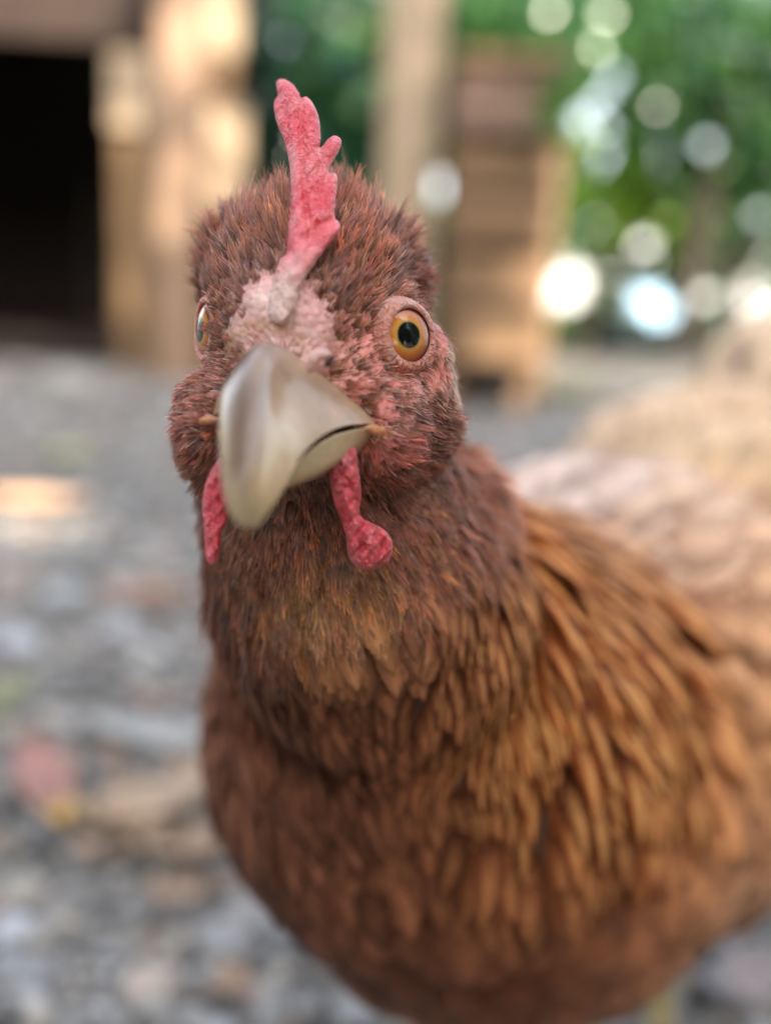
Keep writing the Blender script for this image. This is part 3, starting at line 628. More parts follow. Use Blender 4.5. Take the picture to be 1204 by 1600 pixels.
# ---- colour and lie of the plumage: own tones with lit back and shaded breast painted in (control points)
# px, py, depth, (flow right, down, away), (r, g, b), down length mm, skin bareness
CP = [
 (450, 455, .158, (0, -1, .5), (.80, .42, .38), 1.5, .96),
 (400, 490, .158, (-.5, -1, .5), (.80, .46, .42), 1.5, .90),
 (500, 490, .157, (.5, -1, .5), (.80, .42, .40), 1.5, .94),
 (395, 545, .155, (-1, -.2, .6), (.75, .45, .40), 1.5, .9),
 (505, 560, .153, (1, -.3, .6), (.75, .50, .46), 1.5, .95),
 (420, 400, .168, (-.4, -1, .3), (.36, .125, .06), 6, .1),
 (340, 420, .178, (-.55, -1, .2), (.33, .12, .065), 5.5, 0),
 (400, 350, .180, (-.25, -1, .25), (.36, .125, .06), 7, 0),
 (330, 360, .190, (-.7, -.8, .3), (.32, .12, .07), 6, 0),
 (300, 440, .190, (-1, -.3, .4), (.33, .13, .08), 4, 0),
 (540, 420, .165, (.35, -1, .3), (.40, .13, .06), 6, .08),
 (560, 350, .178, (.2, -1, .3), (.40, .14, .06), 7.5, 0),
 (392, 322, .182, (-.15, -1, .1), (.36, .13, .07), 14, 0), (552, 315, .182, (.15, -1, .1), (.42, .15, .06), 14, 0), (600, 340, .180, (.4, -1, .2), (.38, .14, .07), 9, 0),
 (610, 400, .170, (.45, -1, .3), (.42, .145, .06), 6.5, 0),
 (640, 350, .180, (.7, -.6, .4), (.36, .15, .09), 5, 0),
 (680, 400, .182, (1, -.1, .6), (.34, .15, .10), 4, 0),
 (640, 430, .168, (.7, -.55, .5), (.55, .22, .15), 3.0, .3),
 (700, 460, .180, (.8, .5, .6), (.66, .24, .20), 2.5, .65),
 (718, 585, .181, (.2, 1, .4), (.80, .62, .42), 1.5, 1.1), (712, 560, .180, (.2, 1, .4), (.80, .60, .42), 1.5, 1.0),
 (690, 530, .178, (.6, 1, .5), (.76, .19, .16), 1.5, .85),
 (590, 480, .163, (.6, -.9, .3), (.66, .24, .18), 3.0, .40),
 (590, 530, .164, (.8, -.5, .3), (.76, .21, .17), 2.0, .8),
 (560, 510, .160, (.6, -.8, .3), (.48, .17, .10), 3.4, .30),
 (640, 590, .168, (1, .3, .4), (.76, .22, .17), 2.0, .88),
 (690, 590, .178, (.7, 1, .4), (.74, .19, .16), 2.6, .6),
 (560, 580, .157, (1, -.1, .3), (.62, .22, .16), 3.2, .4),
 (590, 610, .160, (1, .15, .3), (.70, .22, .18), 2.6, .68),
 (620, 640, .164, (1, .2, .3), (.68, .19, .16), 2.6, .75),
 (630, 700, .165, (1, .15, .3), (.66, .20, .16), 3.8, .18),
 (575, 720, .165, (.3, 1, .3), (.70, .17, .14), 3.0, .5),
 (660, 660, .171, (1, .1, .4), (.36, .16, .12), 4.5, .0),
 (700, 680, .178, (1, .1, .5), (.36, .17, .12), 5.5, 0),
 (650, 760, .172, (1, .35, .4), (.33, .13, .08), 5.5, 0),
 (700, 800, .182, (.8, .7, .4), (.36, .15, .09), 5.5, 0),
 (640, 850, .177, (.5, 1, .3), (.32, .12, .065), 5.5, 0),
 (600, 800, .173, (.5, .9, .2), (.26, .09, .05), 5.0, 0),
 (480, 790, .168, (0, 1, .1), (.20, .07, .04), 4.5, 0),
 (440, 860, .172, (-.1, 1, .1), (.27, .095, .045), 4.5, 0),
 (520, 860, .172, (.1, 1, .1), (.27, .095, .045), 4.5, 0),
 (480, 940, .180, (0, 1, .1), (.52, .25, .11), 5.5, 0),
 (560, 940, .180, (.25, 1, .1), (.52, .24, .11), 5.5, 0),
 (380, 900, .182, (-.35, 1, .1), (.32, .13, .07), 5.5, 0),
 (640, 950, .190, (.3, 1, .2), (.48, .21, .12), 6.0, 0),
 (340, 760, .175, (-.6, .8, .3), (.27, .10, .055), 5.0, 0),
 (290, 640, .178, (-1, .2, .4), (.34, .15, .11), 4.2, 0),
 (330, 600, .166, (-1, .1, .4), (.50, .18, .14), 3.0, .35),
 (300, 580, .172, (-1, .3, .4), (.60, .20, .17), 3, .3),
 (330, 560, .165, (-1, -.3, .4), (.36, .14, .10), 4.0, .15),
 (280, 720, .185, (-1, .6, .5), (.30, .13, .09), 5.0, 0),
 (320, 850, .190, (-.7, 1, .4), (.28, .11, .07), 5.0, 0),
 (340, 500, .170, (-.8, -.7, .3), (.38, .14, .08), 3.6, .2),
 # neck
 (470, 1000, .196, (0, 1, .1), (.13, .045, .022), 13, 0), (560, 1010, .200, (.05, 1, .1), (.13, .045, .02), 13, 0),
 (640, 1020, .208, (.1, 1, .1), (.16, .052, .022), 13, 0), (390, 985, .200, (-.1, 1, .1), (.13, .045, .022), 13, 0),
 (735, 900, .208, (.4, 1, .2), (.44, .17, .08), 12, 0), (700, 980, .21, (.2, 1, .2), (.36, .14, .07), 13, 0),
 (755, 790, .205, (.5, .9, .3), (.48, .20, .11), 10, 0), (330, 960, .21, (-.1, 1, .2), (.24, .09, .05), 13, 0),
 (520, 1000, .205, (0, 1, .1), (.26, .095, .045), 12, 0),
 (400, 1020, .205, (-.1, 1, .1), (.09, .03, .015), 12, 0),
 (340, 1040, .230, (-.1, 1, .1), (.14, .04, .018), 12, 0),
 (480, 1100, .220, (.02, 1, .05), (.022, .007, .006), 12, 0),  # near black: the shade below the bib is painted into the feathers
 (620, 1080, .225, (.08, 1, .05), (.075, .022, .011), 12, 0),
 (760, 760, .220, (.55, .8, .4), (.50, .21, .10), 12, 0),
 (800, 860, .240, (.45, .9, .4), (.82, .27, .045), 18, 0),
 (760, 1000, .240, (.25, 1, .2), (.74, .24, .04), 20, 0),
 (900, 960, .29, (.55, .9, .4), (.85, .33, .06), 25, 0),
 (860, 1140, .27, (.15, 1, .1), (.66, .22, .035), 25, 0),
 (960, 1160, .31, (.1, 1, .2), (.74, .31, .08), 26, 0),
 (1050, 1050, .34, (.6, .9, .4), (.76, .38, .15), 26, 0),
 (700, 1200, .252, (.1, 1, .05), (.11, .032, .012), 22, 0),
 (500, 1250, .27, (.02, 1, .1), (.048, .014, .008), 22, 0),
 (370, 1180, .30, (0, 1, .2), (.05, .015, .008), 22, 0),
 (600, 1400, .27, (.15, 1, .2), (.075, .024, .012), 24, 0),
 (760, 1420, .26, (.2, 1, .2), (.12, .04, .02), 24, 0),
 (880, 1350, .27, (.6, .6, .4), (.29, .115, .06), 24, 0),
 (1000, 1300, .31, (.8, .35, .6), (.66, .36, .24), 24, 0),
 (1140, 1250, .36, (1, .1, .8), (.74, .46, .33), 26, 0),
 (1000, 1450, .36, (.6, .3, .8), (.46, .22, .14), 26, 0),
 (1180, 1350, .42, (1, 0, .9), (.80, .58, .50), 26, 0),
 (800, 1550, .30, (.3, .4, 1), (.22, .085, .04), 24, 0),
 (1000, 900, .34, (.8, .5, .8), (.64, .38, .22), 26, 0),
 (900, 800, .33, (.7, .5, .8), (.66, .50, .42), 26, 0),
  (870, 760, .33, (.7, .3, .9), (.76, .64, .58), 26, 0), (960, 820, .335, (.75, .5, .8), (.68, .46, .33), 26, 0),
 (840, 740, .33, (.7, .2, .9), (.80, .74, .74), 26, 0),  # near white: highlight on the back painted into the plumage
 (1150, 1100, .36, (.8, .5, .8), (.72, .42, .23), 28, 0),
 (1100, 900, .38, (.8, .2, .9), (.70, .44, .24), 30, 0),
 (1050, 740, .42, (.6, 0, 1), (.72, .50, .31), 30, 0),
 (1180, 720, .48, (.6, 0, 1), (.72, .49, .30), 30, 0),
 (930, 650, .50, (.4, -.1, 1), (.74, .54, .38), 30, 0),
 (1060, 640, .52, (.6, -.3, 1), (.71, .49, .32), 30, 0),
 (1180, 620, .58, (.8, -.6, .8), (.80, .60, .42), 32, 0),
 # far side and under side
 (1000, 1000, .55, (.7, 0, 1), (.45, .22, .12), 26, 0),
 (900, 1350, .45, (.5, .2, 1), (.45, .22, .14), 24, 0),
 (560, 650, .23, (.2, 1, .6), (.36, .14, .07), 8, 0),
 (500, 420, .215, (.1, .3, 1), (.36, .14, .07), 6, 0),
]
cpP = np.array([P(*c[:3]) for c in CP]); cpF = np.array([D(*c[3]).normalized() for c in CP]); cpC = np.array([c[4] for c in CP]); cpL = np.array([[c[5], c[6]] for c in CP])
def field(X, pw=3.2):
    F = np.empty((len(X), 3)); K = np.empty((len(X), 3)); L = np.empty((len(X), 2))
    for i in range(0, len(X), 20000):
        x = X[i:i + 20000]
        d = np.linalg.norm(x[:, None] - cpP[None], axis=2) + 1e-4
        wt = d ** -pw; wt /= wt.sum(1, keepdims=True)
        F[i:i + 20000] = wt @ cpF; K[i:i + 20000] = wt @ cpC; L[i:i + 20000] = wt @ cpL
    return F, K, L
def nrm(v): return v / (np.linalg.norm(v, axis=1, keepdims=True) + 1e-12)

# skin colour: bare pink face, dark beneath the feathers
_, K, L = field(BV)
bare = np.clip((L[:, 1:2] - .12) / .35, 0, 1)
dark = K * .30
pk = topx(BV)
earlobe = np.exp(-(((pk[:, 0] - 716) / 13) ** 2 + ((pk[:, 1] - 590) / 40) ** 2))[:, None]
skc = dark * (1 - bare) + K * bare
pad = np.exp(-(((pk[:, 0] - 440) / 75) ** 2 + ((pk[:, 1] - 515) / 62) ** 2) ** 1.5)[:, None] * (pk[:, 2:3] < .175)
skc = skc * (1 - .75 * pad) + np.array([[.82, .54, .50]]) * .75 * pad
rim = np.exp(-((np.hypot((pk[:, 0] - 415) / 1.1, (pk[:, 1] - 560)) - 52) / 9) ** 2)[:, None] * (pk[:, 1:2] < 560) * (pk[:, 2:3] < .17)
skc = skc * (1 - .8 * rim) + np.array([[.58, .30, .17]]) * .8 * rim
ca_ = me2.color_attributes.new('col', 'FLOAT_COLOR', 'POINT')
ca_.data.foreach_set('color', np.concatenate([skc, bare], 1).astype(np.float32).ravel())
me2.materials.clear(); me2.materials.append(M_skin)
# lumps and wrinkles of the bare skin
NRM = np.empty(nv * 3, np.float32); me2.vertices.foreach_get('normal', NRM); NRM = NRM.reshape(-1, 3)
def bumpn(X, f, ph):
    return np.sin(X[:, 0] * f + ph) * np.sin(X[:, 1] * f * 1.1 + ph * 2) * np.sin(X[:, 2] * f * .9 + ph * 3)
dh = (bumpn(BV, 1500, 1) * 1.2 + bumpn(BV, 2300, 4) + bumpn(BV, 800, 2) * 1.6) * .00030 * bare[:, 0] * (1 - .65 * pad[:, 0])
def gb(px, py, s, h, dmax=.18):
    return h * np.exp(-(((pk[:, 0] - px) ** 2 + (pk[:, 1] - py) ** 2) / (2 * s * s))) * (pk[:, 2] < dmax)
dh += gb(497, 568, 13, .0020) - gb(520, 572, 8, .0016) + gb(470, 490, 22, .0010) + gb(410, 470, 22, .0010) + gb(372, 520, 14, .0010) + gb(505, 520, 14, .0012)
BV = (BV + NRM * dh[:, None]).astype(np.float32)
for p, n_ in EYES:                     # sockets: the skin dips under the eyeball
    nn_ = np.array(n_); v = BV - np.array(p)[None]; h = v @ nn_; r_ = np.linalg.norm(v - h[:, None] * nn_[None], axis=1)
    prof = np.interp(r_, [0, .0044, .0056, .0066, .0080], [-.0048, -.0042, -.0026, -.0020, -.0006]); hit = (np.abs(h) < .008) & (r_ < .0080) & (h > prof)
    BV[hit] += ((prof - h)[hit, None] * nn_[None]).astype(np.float32)
me2.vertices.foreach_set('co', BV.ravel()); me2.update()
child(body)
bvh = BVHTree.FromPolygons([tuple(v) for v in BV], [tuple(p.vertices) for p in me2.polygons])

def sample(weight):
    wv = PA * weight; n = int(wv.sum()); idx = rng.choice(npf, n, p=wv / wv.sum())
    nn = PN[idx]; jit = rng.normal(0, .0006, (n, 3)); jit -= nn * (jit * nn).sum(1, keepdims=True)
    return PC[idx] + jit, nn
pkf = topx(PC); _, _, Lf = field(PC)
DN = np.array(D(.35, 1, .3).normalized()); sdn = (PC - np.array(Hc)) @ DN
wob = .0022 * np.sin(PC[:, 0] * 700) * np.sin(PC[:, 1] * 600 + 1) + .0015 * np.sin(PC[:, 0] * 1900 + 2)
headm = sdn + wob < .0505
exclude = np.zeros(npf, bool)
for p, n_ in EYES:
    d = np.linalg.norm(PC - np.array(p)[None], axis=1); exclude |= d < .0065
HcN = np.array(Hc)

# ---- short head plumage: tufts of fine barbs
def blades(name, B, T, N, L, W, col, curl, rows=4):
    """one tapered, bent blade each"""
    n = len(B); sgn = np.linspace(0, 1, rows)
    Wd = nrm(np.cross(T, N)); V = np.empty((n, rows, 2, 3)); Cc = np.empty((n, rows, 2, 4))
    for i, s in enumerate(sgn):
        c = B + T * (L * s)[:, None] + N * (curl * L * (s * .9 - s * s))[:, None]
        wv = W * (1 - .75 * s ** 2)
        V[:, i, 0] = c - Wd * wv[:, None] * .5; V[:, i, 1] = c + Wd * wv[:, None] * .5
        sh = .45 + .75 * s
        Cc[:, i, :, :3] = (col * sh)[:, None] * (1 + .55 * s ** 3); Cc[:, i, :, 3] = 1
    base = (np.arange(n) * rows * 2)[:, None]
    Q = np.concatenate([base + np.array([[2 * i, 2 * i + 1, 2 * i + 3, 2 * i + 2]]) for i in range(rows - 1)], 0)
    o = fastmesh(name, V.reshape(-1, 3), Q, M_blade, None, Cc.reshape(-1, 4)); child(o); o['kind'] = 'stuff'; return o
def tufts(dens, nb, spread, wid, lift, name, lenmul=1.0, sel=None):
    wgt = dens * np.clip(1 - Lf[:, 1] * 1.18, .0, 1) * headm * ~exclude
    if sel is not None: wgt = wgt * sel
    p, n = sample(wgt)
    F, K, L = field(p); t = nrm(F - n * (F * n).sum(1, keepdims=True)); m = len(p)
    lk = np.stack([np.sin(p[:, 0] * 1300 + 3 * np.sin(p[:, 2] * 900)), np.sin(p[:, 1] * 1200 + 2 * np.sin(p[:, 0] * 1000)), np.sin(p[:, 2] * 1250 + 2.5 * np.sin(p[:, 1] * 800))], 1)
    t = nrm(t + .17 * lk + rng.normal(0, .10, (m, 3))); side = nrm(np.cross(t, n))
    ln = L[:, 0] * .001 * rng.uniform(.7, 1.2, m) * (lenmul if lenmul < 1.2 else np.interp(topx(p)[:, 1], [400, 560], [1.35, 1.0])) * (1 + .22 * lk[:, 0] * lk[:, 2])
    # a few locks stand up on the crown
    up = np.clip((topx(p)[:, 1] * -1 + 430) / 120, 0, 1); lf = lift + .55 * up * rng.uniform(.3, 1, m)
    bb = np.clip(L[:, 1:2] * 1.6, 0, 1); K = K * (1 - bb) + np.array([[.27, .11, .065]]) * bb
    col = K * np.array([[.98, .98, .98]]) * rng.uniform(.45, 1.3, (m, 1)) * (1 + rng.normal(0, .08, (m, 3)))
    hot = rng.random(m) < .07; col[hot] = col[hot] * np.array([[1.6, 1.35, 1.0]])
    greyer = rng.random(m) < .2; col[greyer] = col[greyer] * .6 + np.array([[.07, .055, .06]])
    rep = lambda a: np.repeat(a, nb, 0)
    k = m * nb; a = rng.uniform(-spread, spread, k)
    T = nrm(rep(t) * np.cos(a)[:, None] + rep(side) * np.sin(a)[:, None] + rep(n) * (rep(lf) + rng.normal(0, .07, k))[:, None])
    NN = nrm(rep(n) + rng.normal(0, .35, (k, 3)))
    NN = nrm(NN - T * (NN * T).sum(1, keepdims=True))
    B = rep(p) + rep(side) * rng.normal(0, .00035, (k, 1)) - rep(n) * .0004
    Lk = rep(ln) * rng.uniform(.55, 1.1, k) * (1 - .3 * np.abs(a) / spread)
    C_ = np.clip(rep(col) * rng.uniform(.75, 1.25, (k, 1)), .005, .9)
    return blades(name, B, T, NN, Lk, wid * rng.uniform(.7, 1.3, k), C_, np.where(rng.random(k) < .8, .35, .1))
front = (pkf[:, 2] < .215)
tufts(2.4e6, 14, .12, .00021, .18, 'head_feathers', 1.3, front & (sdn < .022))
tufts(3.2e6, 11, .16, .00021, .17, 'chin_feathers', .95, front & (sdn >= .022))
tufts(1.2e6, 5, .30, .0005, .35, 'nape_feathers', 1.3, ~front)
# tiny bristles scattered over the bare skin
wb = 2.4e6 * (Lf[:, 1] > .2) * np.where((pkf[:, 0] < 540) & (pkf[:, 1] < 600) & (Lf[:, 1] > .75), .10, 1) * ~exclude * headm * front
p, n = sample(wb); F, K, L = field(p); t = nrm(F - n * (F * n).sum(1, keepdims=True) + rng.normal(0, .2, p.shape))
T = nrm(t + n * .35)
blades('bristles', p - n * .0002, T, nrm(n - T * (n * T).sum(1, keepdims=True)), rng.uniform(.0008, .0030, len(p)), np.full(len(p), .00016), np.where(rng.random((len(p), 1)) < .14, np.array([[.60, .42, .32]]), np.array([[.30, .11, .06]])), np.full(len(p), .3))

# ---- vaned feathers of neck, breast, back, wing and tail
def shape_w(v):                         # outline of a vane, v 0..1
    return np.clip(np.sin(np.pi * np.clip(v, 0, 1) ** .62) ** .75, 0, 1) * .98 + .02 * (v < .98)
def vane_arrays(rows=7):
    v = np.linspace(0, 1, rows); return v, shape_w(v)
def vanes(name, B, T, N, L, W, col, bend, stuff=True, rows=7, Q1=None, Q2=None):
    n = len(B); v, wv = vane_arrays(rows); Wd = nrm(np.cross(T, N)); V = np.empty((n, rows, 3, 3)); U = np.empty((n, rows, 3, 2))
    for i, s in enumerate(v):
        mid = 2 * Q1 - .5 * (B + Q2)
        c = B * (1 - s) ** 2 + mid * 2 * s * (1 - s) + Q2 * s * s
        for j, k in enumerate((-1, 0, 1)):
            V[:, i, j] = c + Wd * (W * .5 * wv[i] * k)[:, None] - N * (W * .06 * abs(k) * wv[i])[:, None]
            U[:, i, j, 0] = .5 + .5 * k; U[:, i, j, 1] = s
    base = (np.arange(n) * rows * 3)[:, None]
    Q = np.concatenate([base + np.array([[3 * i + j, 3 * i + j + 1, 3 * i + j + 4, 3 * i + j + 3]]) for i in range(rows - 1) for j in range(2)], 0)
    o = fastmesh(name, V.reshape(-1, 3), Q, M_fv, None, np.repeat(col, rows * 3, 0), U.reshape(-1, 2)); child(o)
    if stuff: o['kind'] = 'stuff'
    return o
def fmesh(name, wl, bend, twist, seed):
    rows = 10; v, wv = vane_arrays(rows); V = []; U = []
    rr = random.Random(seed)
    for i, s in enumerate(v):
        for j, k in enumerate((-1, -.5, 0, .5, 1)):
            x = wl * .5 * wv[i] * k * (1 + .06 * rr.uniform(-1, 1)); z = (bend + .26) * s * (1 - s) - wl * .06 * k * k * wv[i]
            V.append((x + twist * s * s, s, z + .0)); U.append((.5 + .5 * k, s))
    Q = [(5 * i + j, 5 * i + j + 1, 5 * i + j + 6, 5 * i + j + 5) for i in range(rows - 1) for j in range(4)]
    me = bpy.data.meshes.new(name); me.from_pydata(V, [], Q); me.shade_smooth(); me.materials.append(M_fo)
    l = me.uv_layers.new(name='uv'); l.data.foreach_set('uv', np.array(U, dtype=np.float32)[[i for q in Q for i in q]].ravel())
    return me
FM = [fmesh('neck_feather', .33 + .04 * (i % 3), .10 + .05 * (i % 2), (-.05, .05, 0, .03, -.02, .06)[i], i) for i in range(6)]
FW = [fmesh('body_feather', .62 + .08 * (i % 3), .14 + .05 * (i % 2), (-.04, .04, 0, .02)[i % 4], 20 + i) for i in range(4)]

def scatter(wgt, mind, maxn=20000):
    """poisson-like: random candidates thinned by a local spacing"""
    p, n = sample(wgt); return p, n
# spacing by length: density ~ 1 / (overlap area)
Lm = np.maximum(Lf[:, 0], 11) * .001
densv = np.where(~headm, 5.6 / (np.clip(Lm, .009, .04) ** 2 * .42), 0)
trans = (sdn > .043) & headm
p, n = sample(densv + trans * 60000 * .8)
F, K, L = field(p); pp = topx(p); m = len(p)
t = nrm(F - n * (F * n).sum(1, keepdims=True) + rng.normal(0, .07, (m, 3)))
ln = np.maximum(L[:, 0], 10.5) * .001 * 1.3 * rng.uniform(.85, 1.2, m)
# hackles are long and narrow, body feathers broad
hack = np.clip(1.2 - (np.linalg.norm(p - np.array(P(700, 900, .25)), axis=1) / .085) ** 2, 0, 1)
ratio = .27 + .38 * (1 - hack)
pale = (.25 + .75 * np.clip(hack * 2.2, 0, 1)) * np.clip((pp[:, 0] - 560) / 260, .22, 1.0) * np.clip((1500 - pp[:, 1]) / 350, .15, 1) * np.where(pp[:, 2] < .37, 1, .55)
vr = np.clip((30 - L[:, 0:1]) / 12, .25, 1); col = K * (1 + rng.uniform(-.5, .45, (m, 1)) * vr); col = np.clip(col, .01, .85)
lift = rng.uniform(.05, .16, m)
# lay every feather along the body: middle and tip found on the surface
t = nrm(t)
def onsurf(q):
    out = np.empty_like(q); on = np.empty_like(q)
    for i, v in enumerate(q):
        c_, n_, _, _ = bvh.find_nearest(Vector(v)); out[i] = c_; on[i] = n_
    return out, on
B = p + n * .0002
q1, n1 = onsurf(p + t * (ln * .5)[:, None]); q2, n2 = onsurf(q1 + nrm(q1 - p) * (ln * .5)[:, None])
q1 = q1 + n1 * (ln * .07)[:, None]; q2 = q2 + n2 * (ln * rng.uniform(.08, .17, m))[:, None]
T = nrm(q2 - B); ln = np.linalg.norm(q2 - B, axis=1); NN = nrm(n + n1); NN = nrm(NN - T * (NN * T).sum(1, keepdims=True))
# how large and how visible each one is in the picture
facing = ((-p + np.array(CM.translation)) * n).sum(1) > 0
inframe = (pp[:, 0] > -40) & (pp[:, 0] < 1240) & (pp[:, 1] > -40) & (pp[:, 1] < 1640)
vis = np.zeros(m, bool)
camv = CM.translation
for i in np.nonzero(facing & inframe)[0]:
    q = Vector(p[i] + n[i] * .003); d = (camv - q)
    vis[i] = bvh.ray_cast(q, d.normalized(), d.length)[0] is None
size = np.where(vis, ln / pp[:, 2], 0)
order = np.argsort(-size * rng.uniform(.75, 1, m))
single = set(order[:290].tolist())
rest = np.array([i for i in range(m) if i not in single])
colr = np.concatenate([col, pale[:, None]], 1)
for i in single:
    mesh = (FM if hack[i] > .35 else FW)[random.randrange(4 if hack[i] <= .35 else 6)]
    o = bpy.data.objects.new('neck_feather' if hack[i] > .35 else 'body_feather', mesh); C.objects.link(o)
    tv = Vector(T[i]); nn_ = Vector(NN[i]); sv = tv.cross(nn_)
    wsc = ln[i] * (ratio[i] / .40 if hack[i] > .35 else ratio[i] / .70)
    mt = Matrix((sv * wsc, tv * ln[i], nn_ * ln[i])).transposed().to_4x4(); mt.translation = Vector(B[i])
    o.parent = hen; o.matrix_parent_inverse = HI; o.matrix_basis = mt
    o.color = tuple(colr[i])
rn = rest[L[rest, 0] < 18]; rb = rest[L[rest, 0] >= 18]
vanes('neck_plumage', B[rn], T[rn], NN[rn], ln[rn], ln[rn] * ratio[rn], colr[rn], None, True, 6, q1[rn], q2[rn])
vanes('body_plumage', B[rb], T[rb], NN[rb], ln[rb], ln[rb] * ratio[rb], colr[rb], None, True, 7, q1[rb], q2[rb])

# tail feathers
tb = np.array(P(1190, 690, .62))
TV, k = [], 9
for i in range(14):
    a = -1 + 2 * (i % 7) / 6; up = .45 + .25 * (i // 7)
    TV.append(np.array(D(.75 + .25 * a, -up - .12 * a, .55 - .35 * a).normalized()))
TV = np.array(TV); B2 = tb[None] + rng.normal(0, .008, (14, 3)); N2 = nrm(np.cross(TV, np.array(D(.8, 0, -.7)))); N2 = nrm(N2 + np.array(D(-.7, -.3, -.4)))
N2 = nrm(N2 - TV * (N2 * TV).sum(1, keepdims=True))
for i in range(14):
    o = bpy.data.objects.new('tail_feather', FM[i % 6]); C.objects.link(o)
    tv = Vector(TV[i]); nn_ = Vector(N2[i]); sv = tv.cross(nn_); L0 = .13 * rng.uniform(.9, 1.1)
    mt = Matrix((sv * L0 * .8, tv * L0, nn_ * L0)).transposed().to_4x4(); mt.translation = Vector(B2[i])
    o.parent = hen; o.matrix_parent_inverse = HI; o.matrix_basis = mt; o.color = (.46, .24, .12, .3)

# ---- fleshy flaps: comb and wattles (outlines with their own distance and thickness)
def catmull(pts, per=6):
    out = []; n = len(pts)
    for i in range(n):
        p0, p1, p2, p3 = [np.array(pts[(i + j) % n], float) for j in (-1, 0, 1, 2)]
        for k in range(per):
            t = k / per
            out.append(.5 * ((2 * p1) + (-p0 + p2) * t + (2 * p0 - 5 * p1 + 4 * p2 - p3) * t * t + (-p0 + 3 * p1 - 3 * p2 + p3) * t ** 3))
    return np.array(out)
def flesh(name, pts, depth, tmax, rim, mat, grooves=(), step=4.0, lump=.0003, pale=None):
    o2 = catmull(pts, 5); nb = len(o2)
    xs = np.arange(o2[:, 0].min(), o2[:, 0].max(), step); ys = np.arange(o2[:, 1].min(), o2[:, 1].max(), step)
    G = np.array([(x + (step / 2 if j % 2 else 0), y) for j, y in enumerate(ys) for x in xs])
    a, b = o2, np.roll(o2, -1, 0)
    def seg(Q):
        ab = b - a; t = np.clip(((Q[:, None] - a[None]) * ab[None]).sum(2) / (ab ** 2).sum(1)[None], 0, 1)
        return np.linalg.norm(Q[:, None] - (a[None] + t[..., None] * ab[None]), axis=2).min(1)
    def inside(Q):
        c = np.zeros(len(Q), bool)
        for i in range(nb):
            y1, y2 = a[i, 1], b[i, 1]
            hit = ((y1 > Q[:, 1]) != (y2 > Q[:, 1])) & (Q[:, 0] < (b[i, 0] - a[i, 0]) * (Q[:, 1] - y1) / (y2 - y1 + 1e-9) + a[i, 0]); c ^= hit
        return c
    ds = seg(G); G = G[inside(G) & (ds > step * .5)]
    allp = np.concatenate([o2, G]); res = delaunay_2d_cdt([Vector(q) for q in allp], [(i, (i + 1) % nb) for i in range(nb)], [list(range(nb))], 1, 1e-4)
    vp = np.array([v[:] for v in res[0]]); tris = res[2]; dist = seg(vp)
    th = tmax * np.sqrt(np.clip(1 - (1 - np.clip(dist / rim, 0, 1)) ** 2, 0, 1))
    def pl(Q, line):
        line = np.array(line, float); best = np.full(len(Q), 1e9)
        for u, w_ in zip(line[:-1], line[1:]):
            t = np.clip(((Q - u) @ (w_ - u)) / ((w_ - u) @ (w_ - u)), 0, 1); best = np.minimum(best, np.linalg.norm(Q - (u + t[:, None] * (w_ - u)), axis=1))
        return best
    for line, wd, am in grooves: th = th * (1 - am * np.exp(-(pl(vp, line) / wd) ** 2))
    onb = dist < .4
    V, idx0, idx1 = [], [], []; PV = []
    for i, (x, y) in enumerate(vp):
        d = depth(x, y); pz = P(x, y, d)
        lz = lump * (math.sin(x * .21 + y * .05) * math.sin(y * .17 + 1) + .6 * math.sin(x * .47 + 2) * math.sin(y * .43))
        if onb[i]:
            idx0.append(len(V)); idx1.append(len(V)); V.append(pz)
        else:
            idx0.append(len(V)); V.append(P(x, y, d - th[i] - lz)); idx1.append(len(V)); V.append(P(x, y, d + th[i] + lz))
    for i in range(len(vp)):
        PV += [pale(*vp[i]) if pale else 0.0] * (1 if onb[i] else 2)
    F = [tuple(idx0[k] for k in t) for t in tris] + [tuple(idx1[k] for k in reversed(t)) for t in tris if not all(onb[k] for k in t)]
    o = meshobj(name, V, F, mat); child(o)
    a_ = o.data.color_attributes.new('col', 'FLOAT_COLOR', 'POINT'); a_.data.foreach_set('color', np.repeat(np.array(PV, dtype=np.float32), 4))
    bm_ = bmesh.new(); bm_.from_mesh(o.data); bmesh.ops.recalc_face_normals(bm_, faces=bm_.faces); bm_.to_mesh(o.data); bm_.free()
    md = o.modifiers.new('smooth', 'SUBSURF'); md.levels = 1; md.render_levels = 1
    return o
comb_pts = [(447, 395), (449, 359), (453, 316), (452, 264), (443, 221), (430, 188), (427, 160), (433, 148), (430, 130), (439, 122), (456, 129), (467, 143), (471, 152), (479, 150), (490, 162), (499, 184), (502, 214), (500, 230), (510, 218), (523, 211), (534, 219), (530, 238), (517, 258), (514, 269), (523, 269), (528, 278), (526, 307), (524, 338), (531, 348), (531, 361), (518, 378), (502, 400), (486, 422), (470, 450), (462, 480), (446, 505), (424, 505), (414, 480), (424, 440), (436, 405)]
comb = flesh('comb', comb_pts, lambda x, y: .1595 - max(0, y - 440) * .00003 + max(0, 430 - y) / 300 * .021 + (max(0, (470 - x)) * .00007) - (max(0, x - 505) * .00004),
             .0026, 17, M_comb, grooves=[([(468, 143), (471, 200), (472, 260), (478, 330), (486, 370)], 5, .5), ([(502, 220), (500, 250), (498, 300)], 5, .35), ([(516, 265), (505, 290)], 4, .4), ([(524, 342), (500, 350), (480, 372)], 5, .5), ([(434, 148), (448, 190), (458, 260)], 4, .25)], step=4, pale=lambda x, y: min(1, max(0, (y - 385) / 70)))
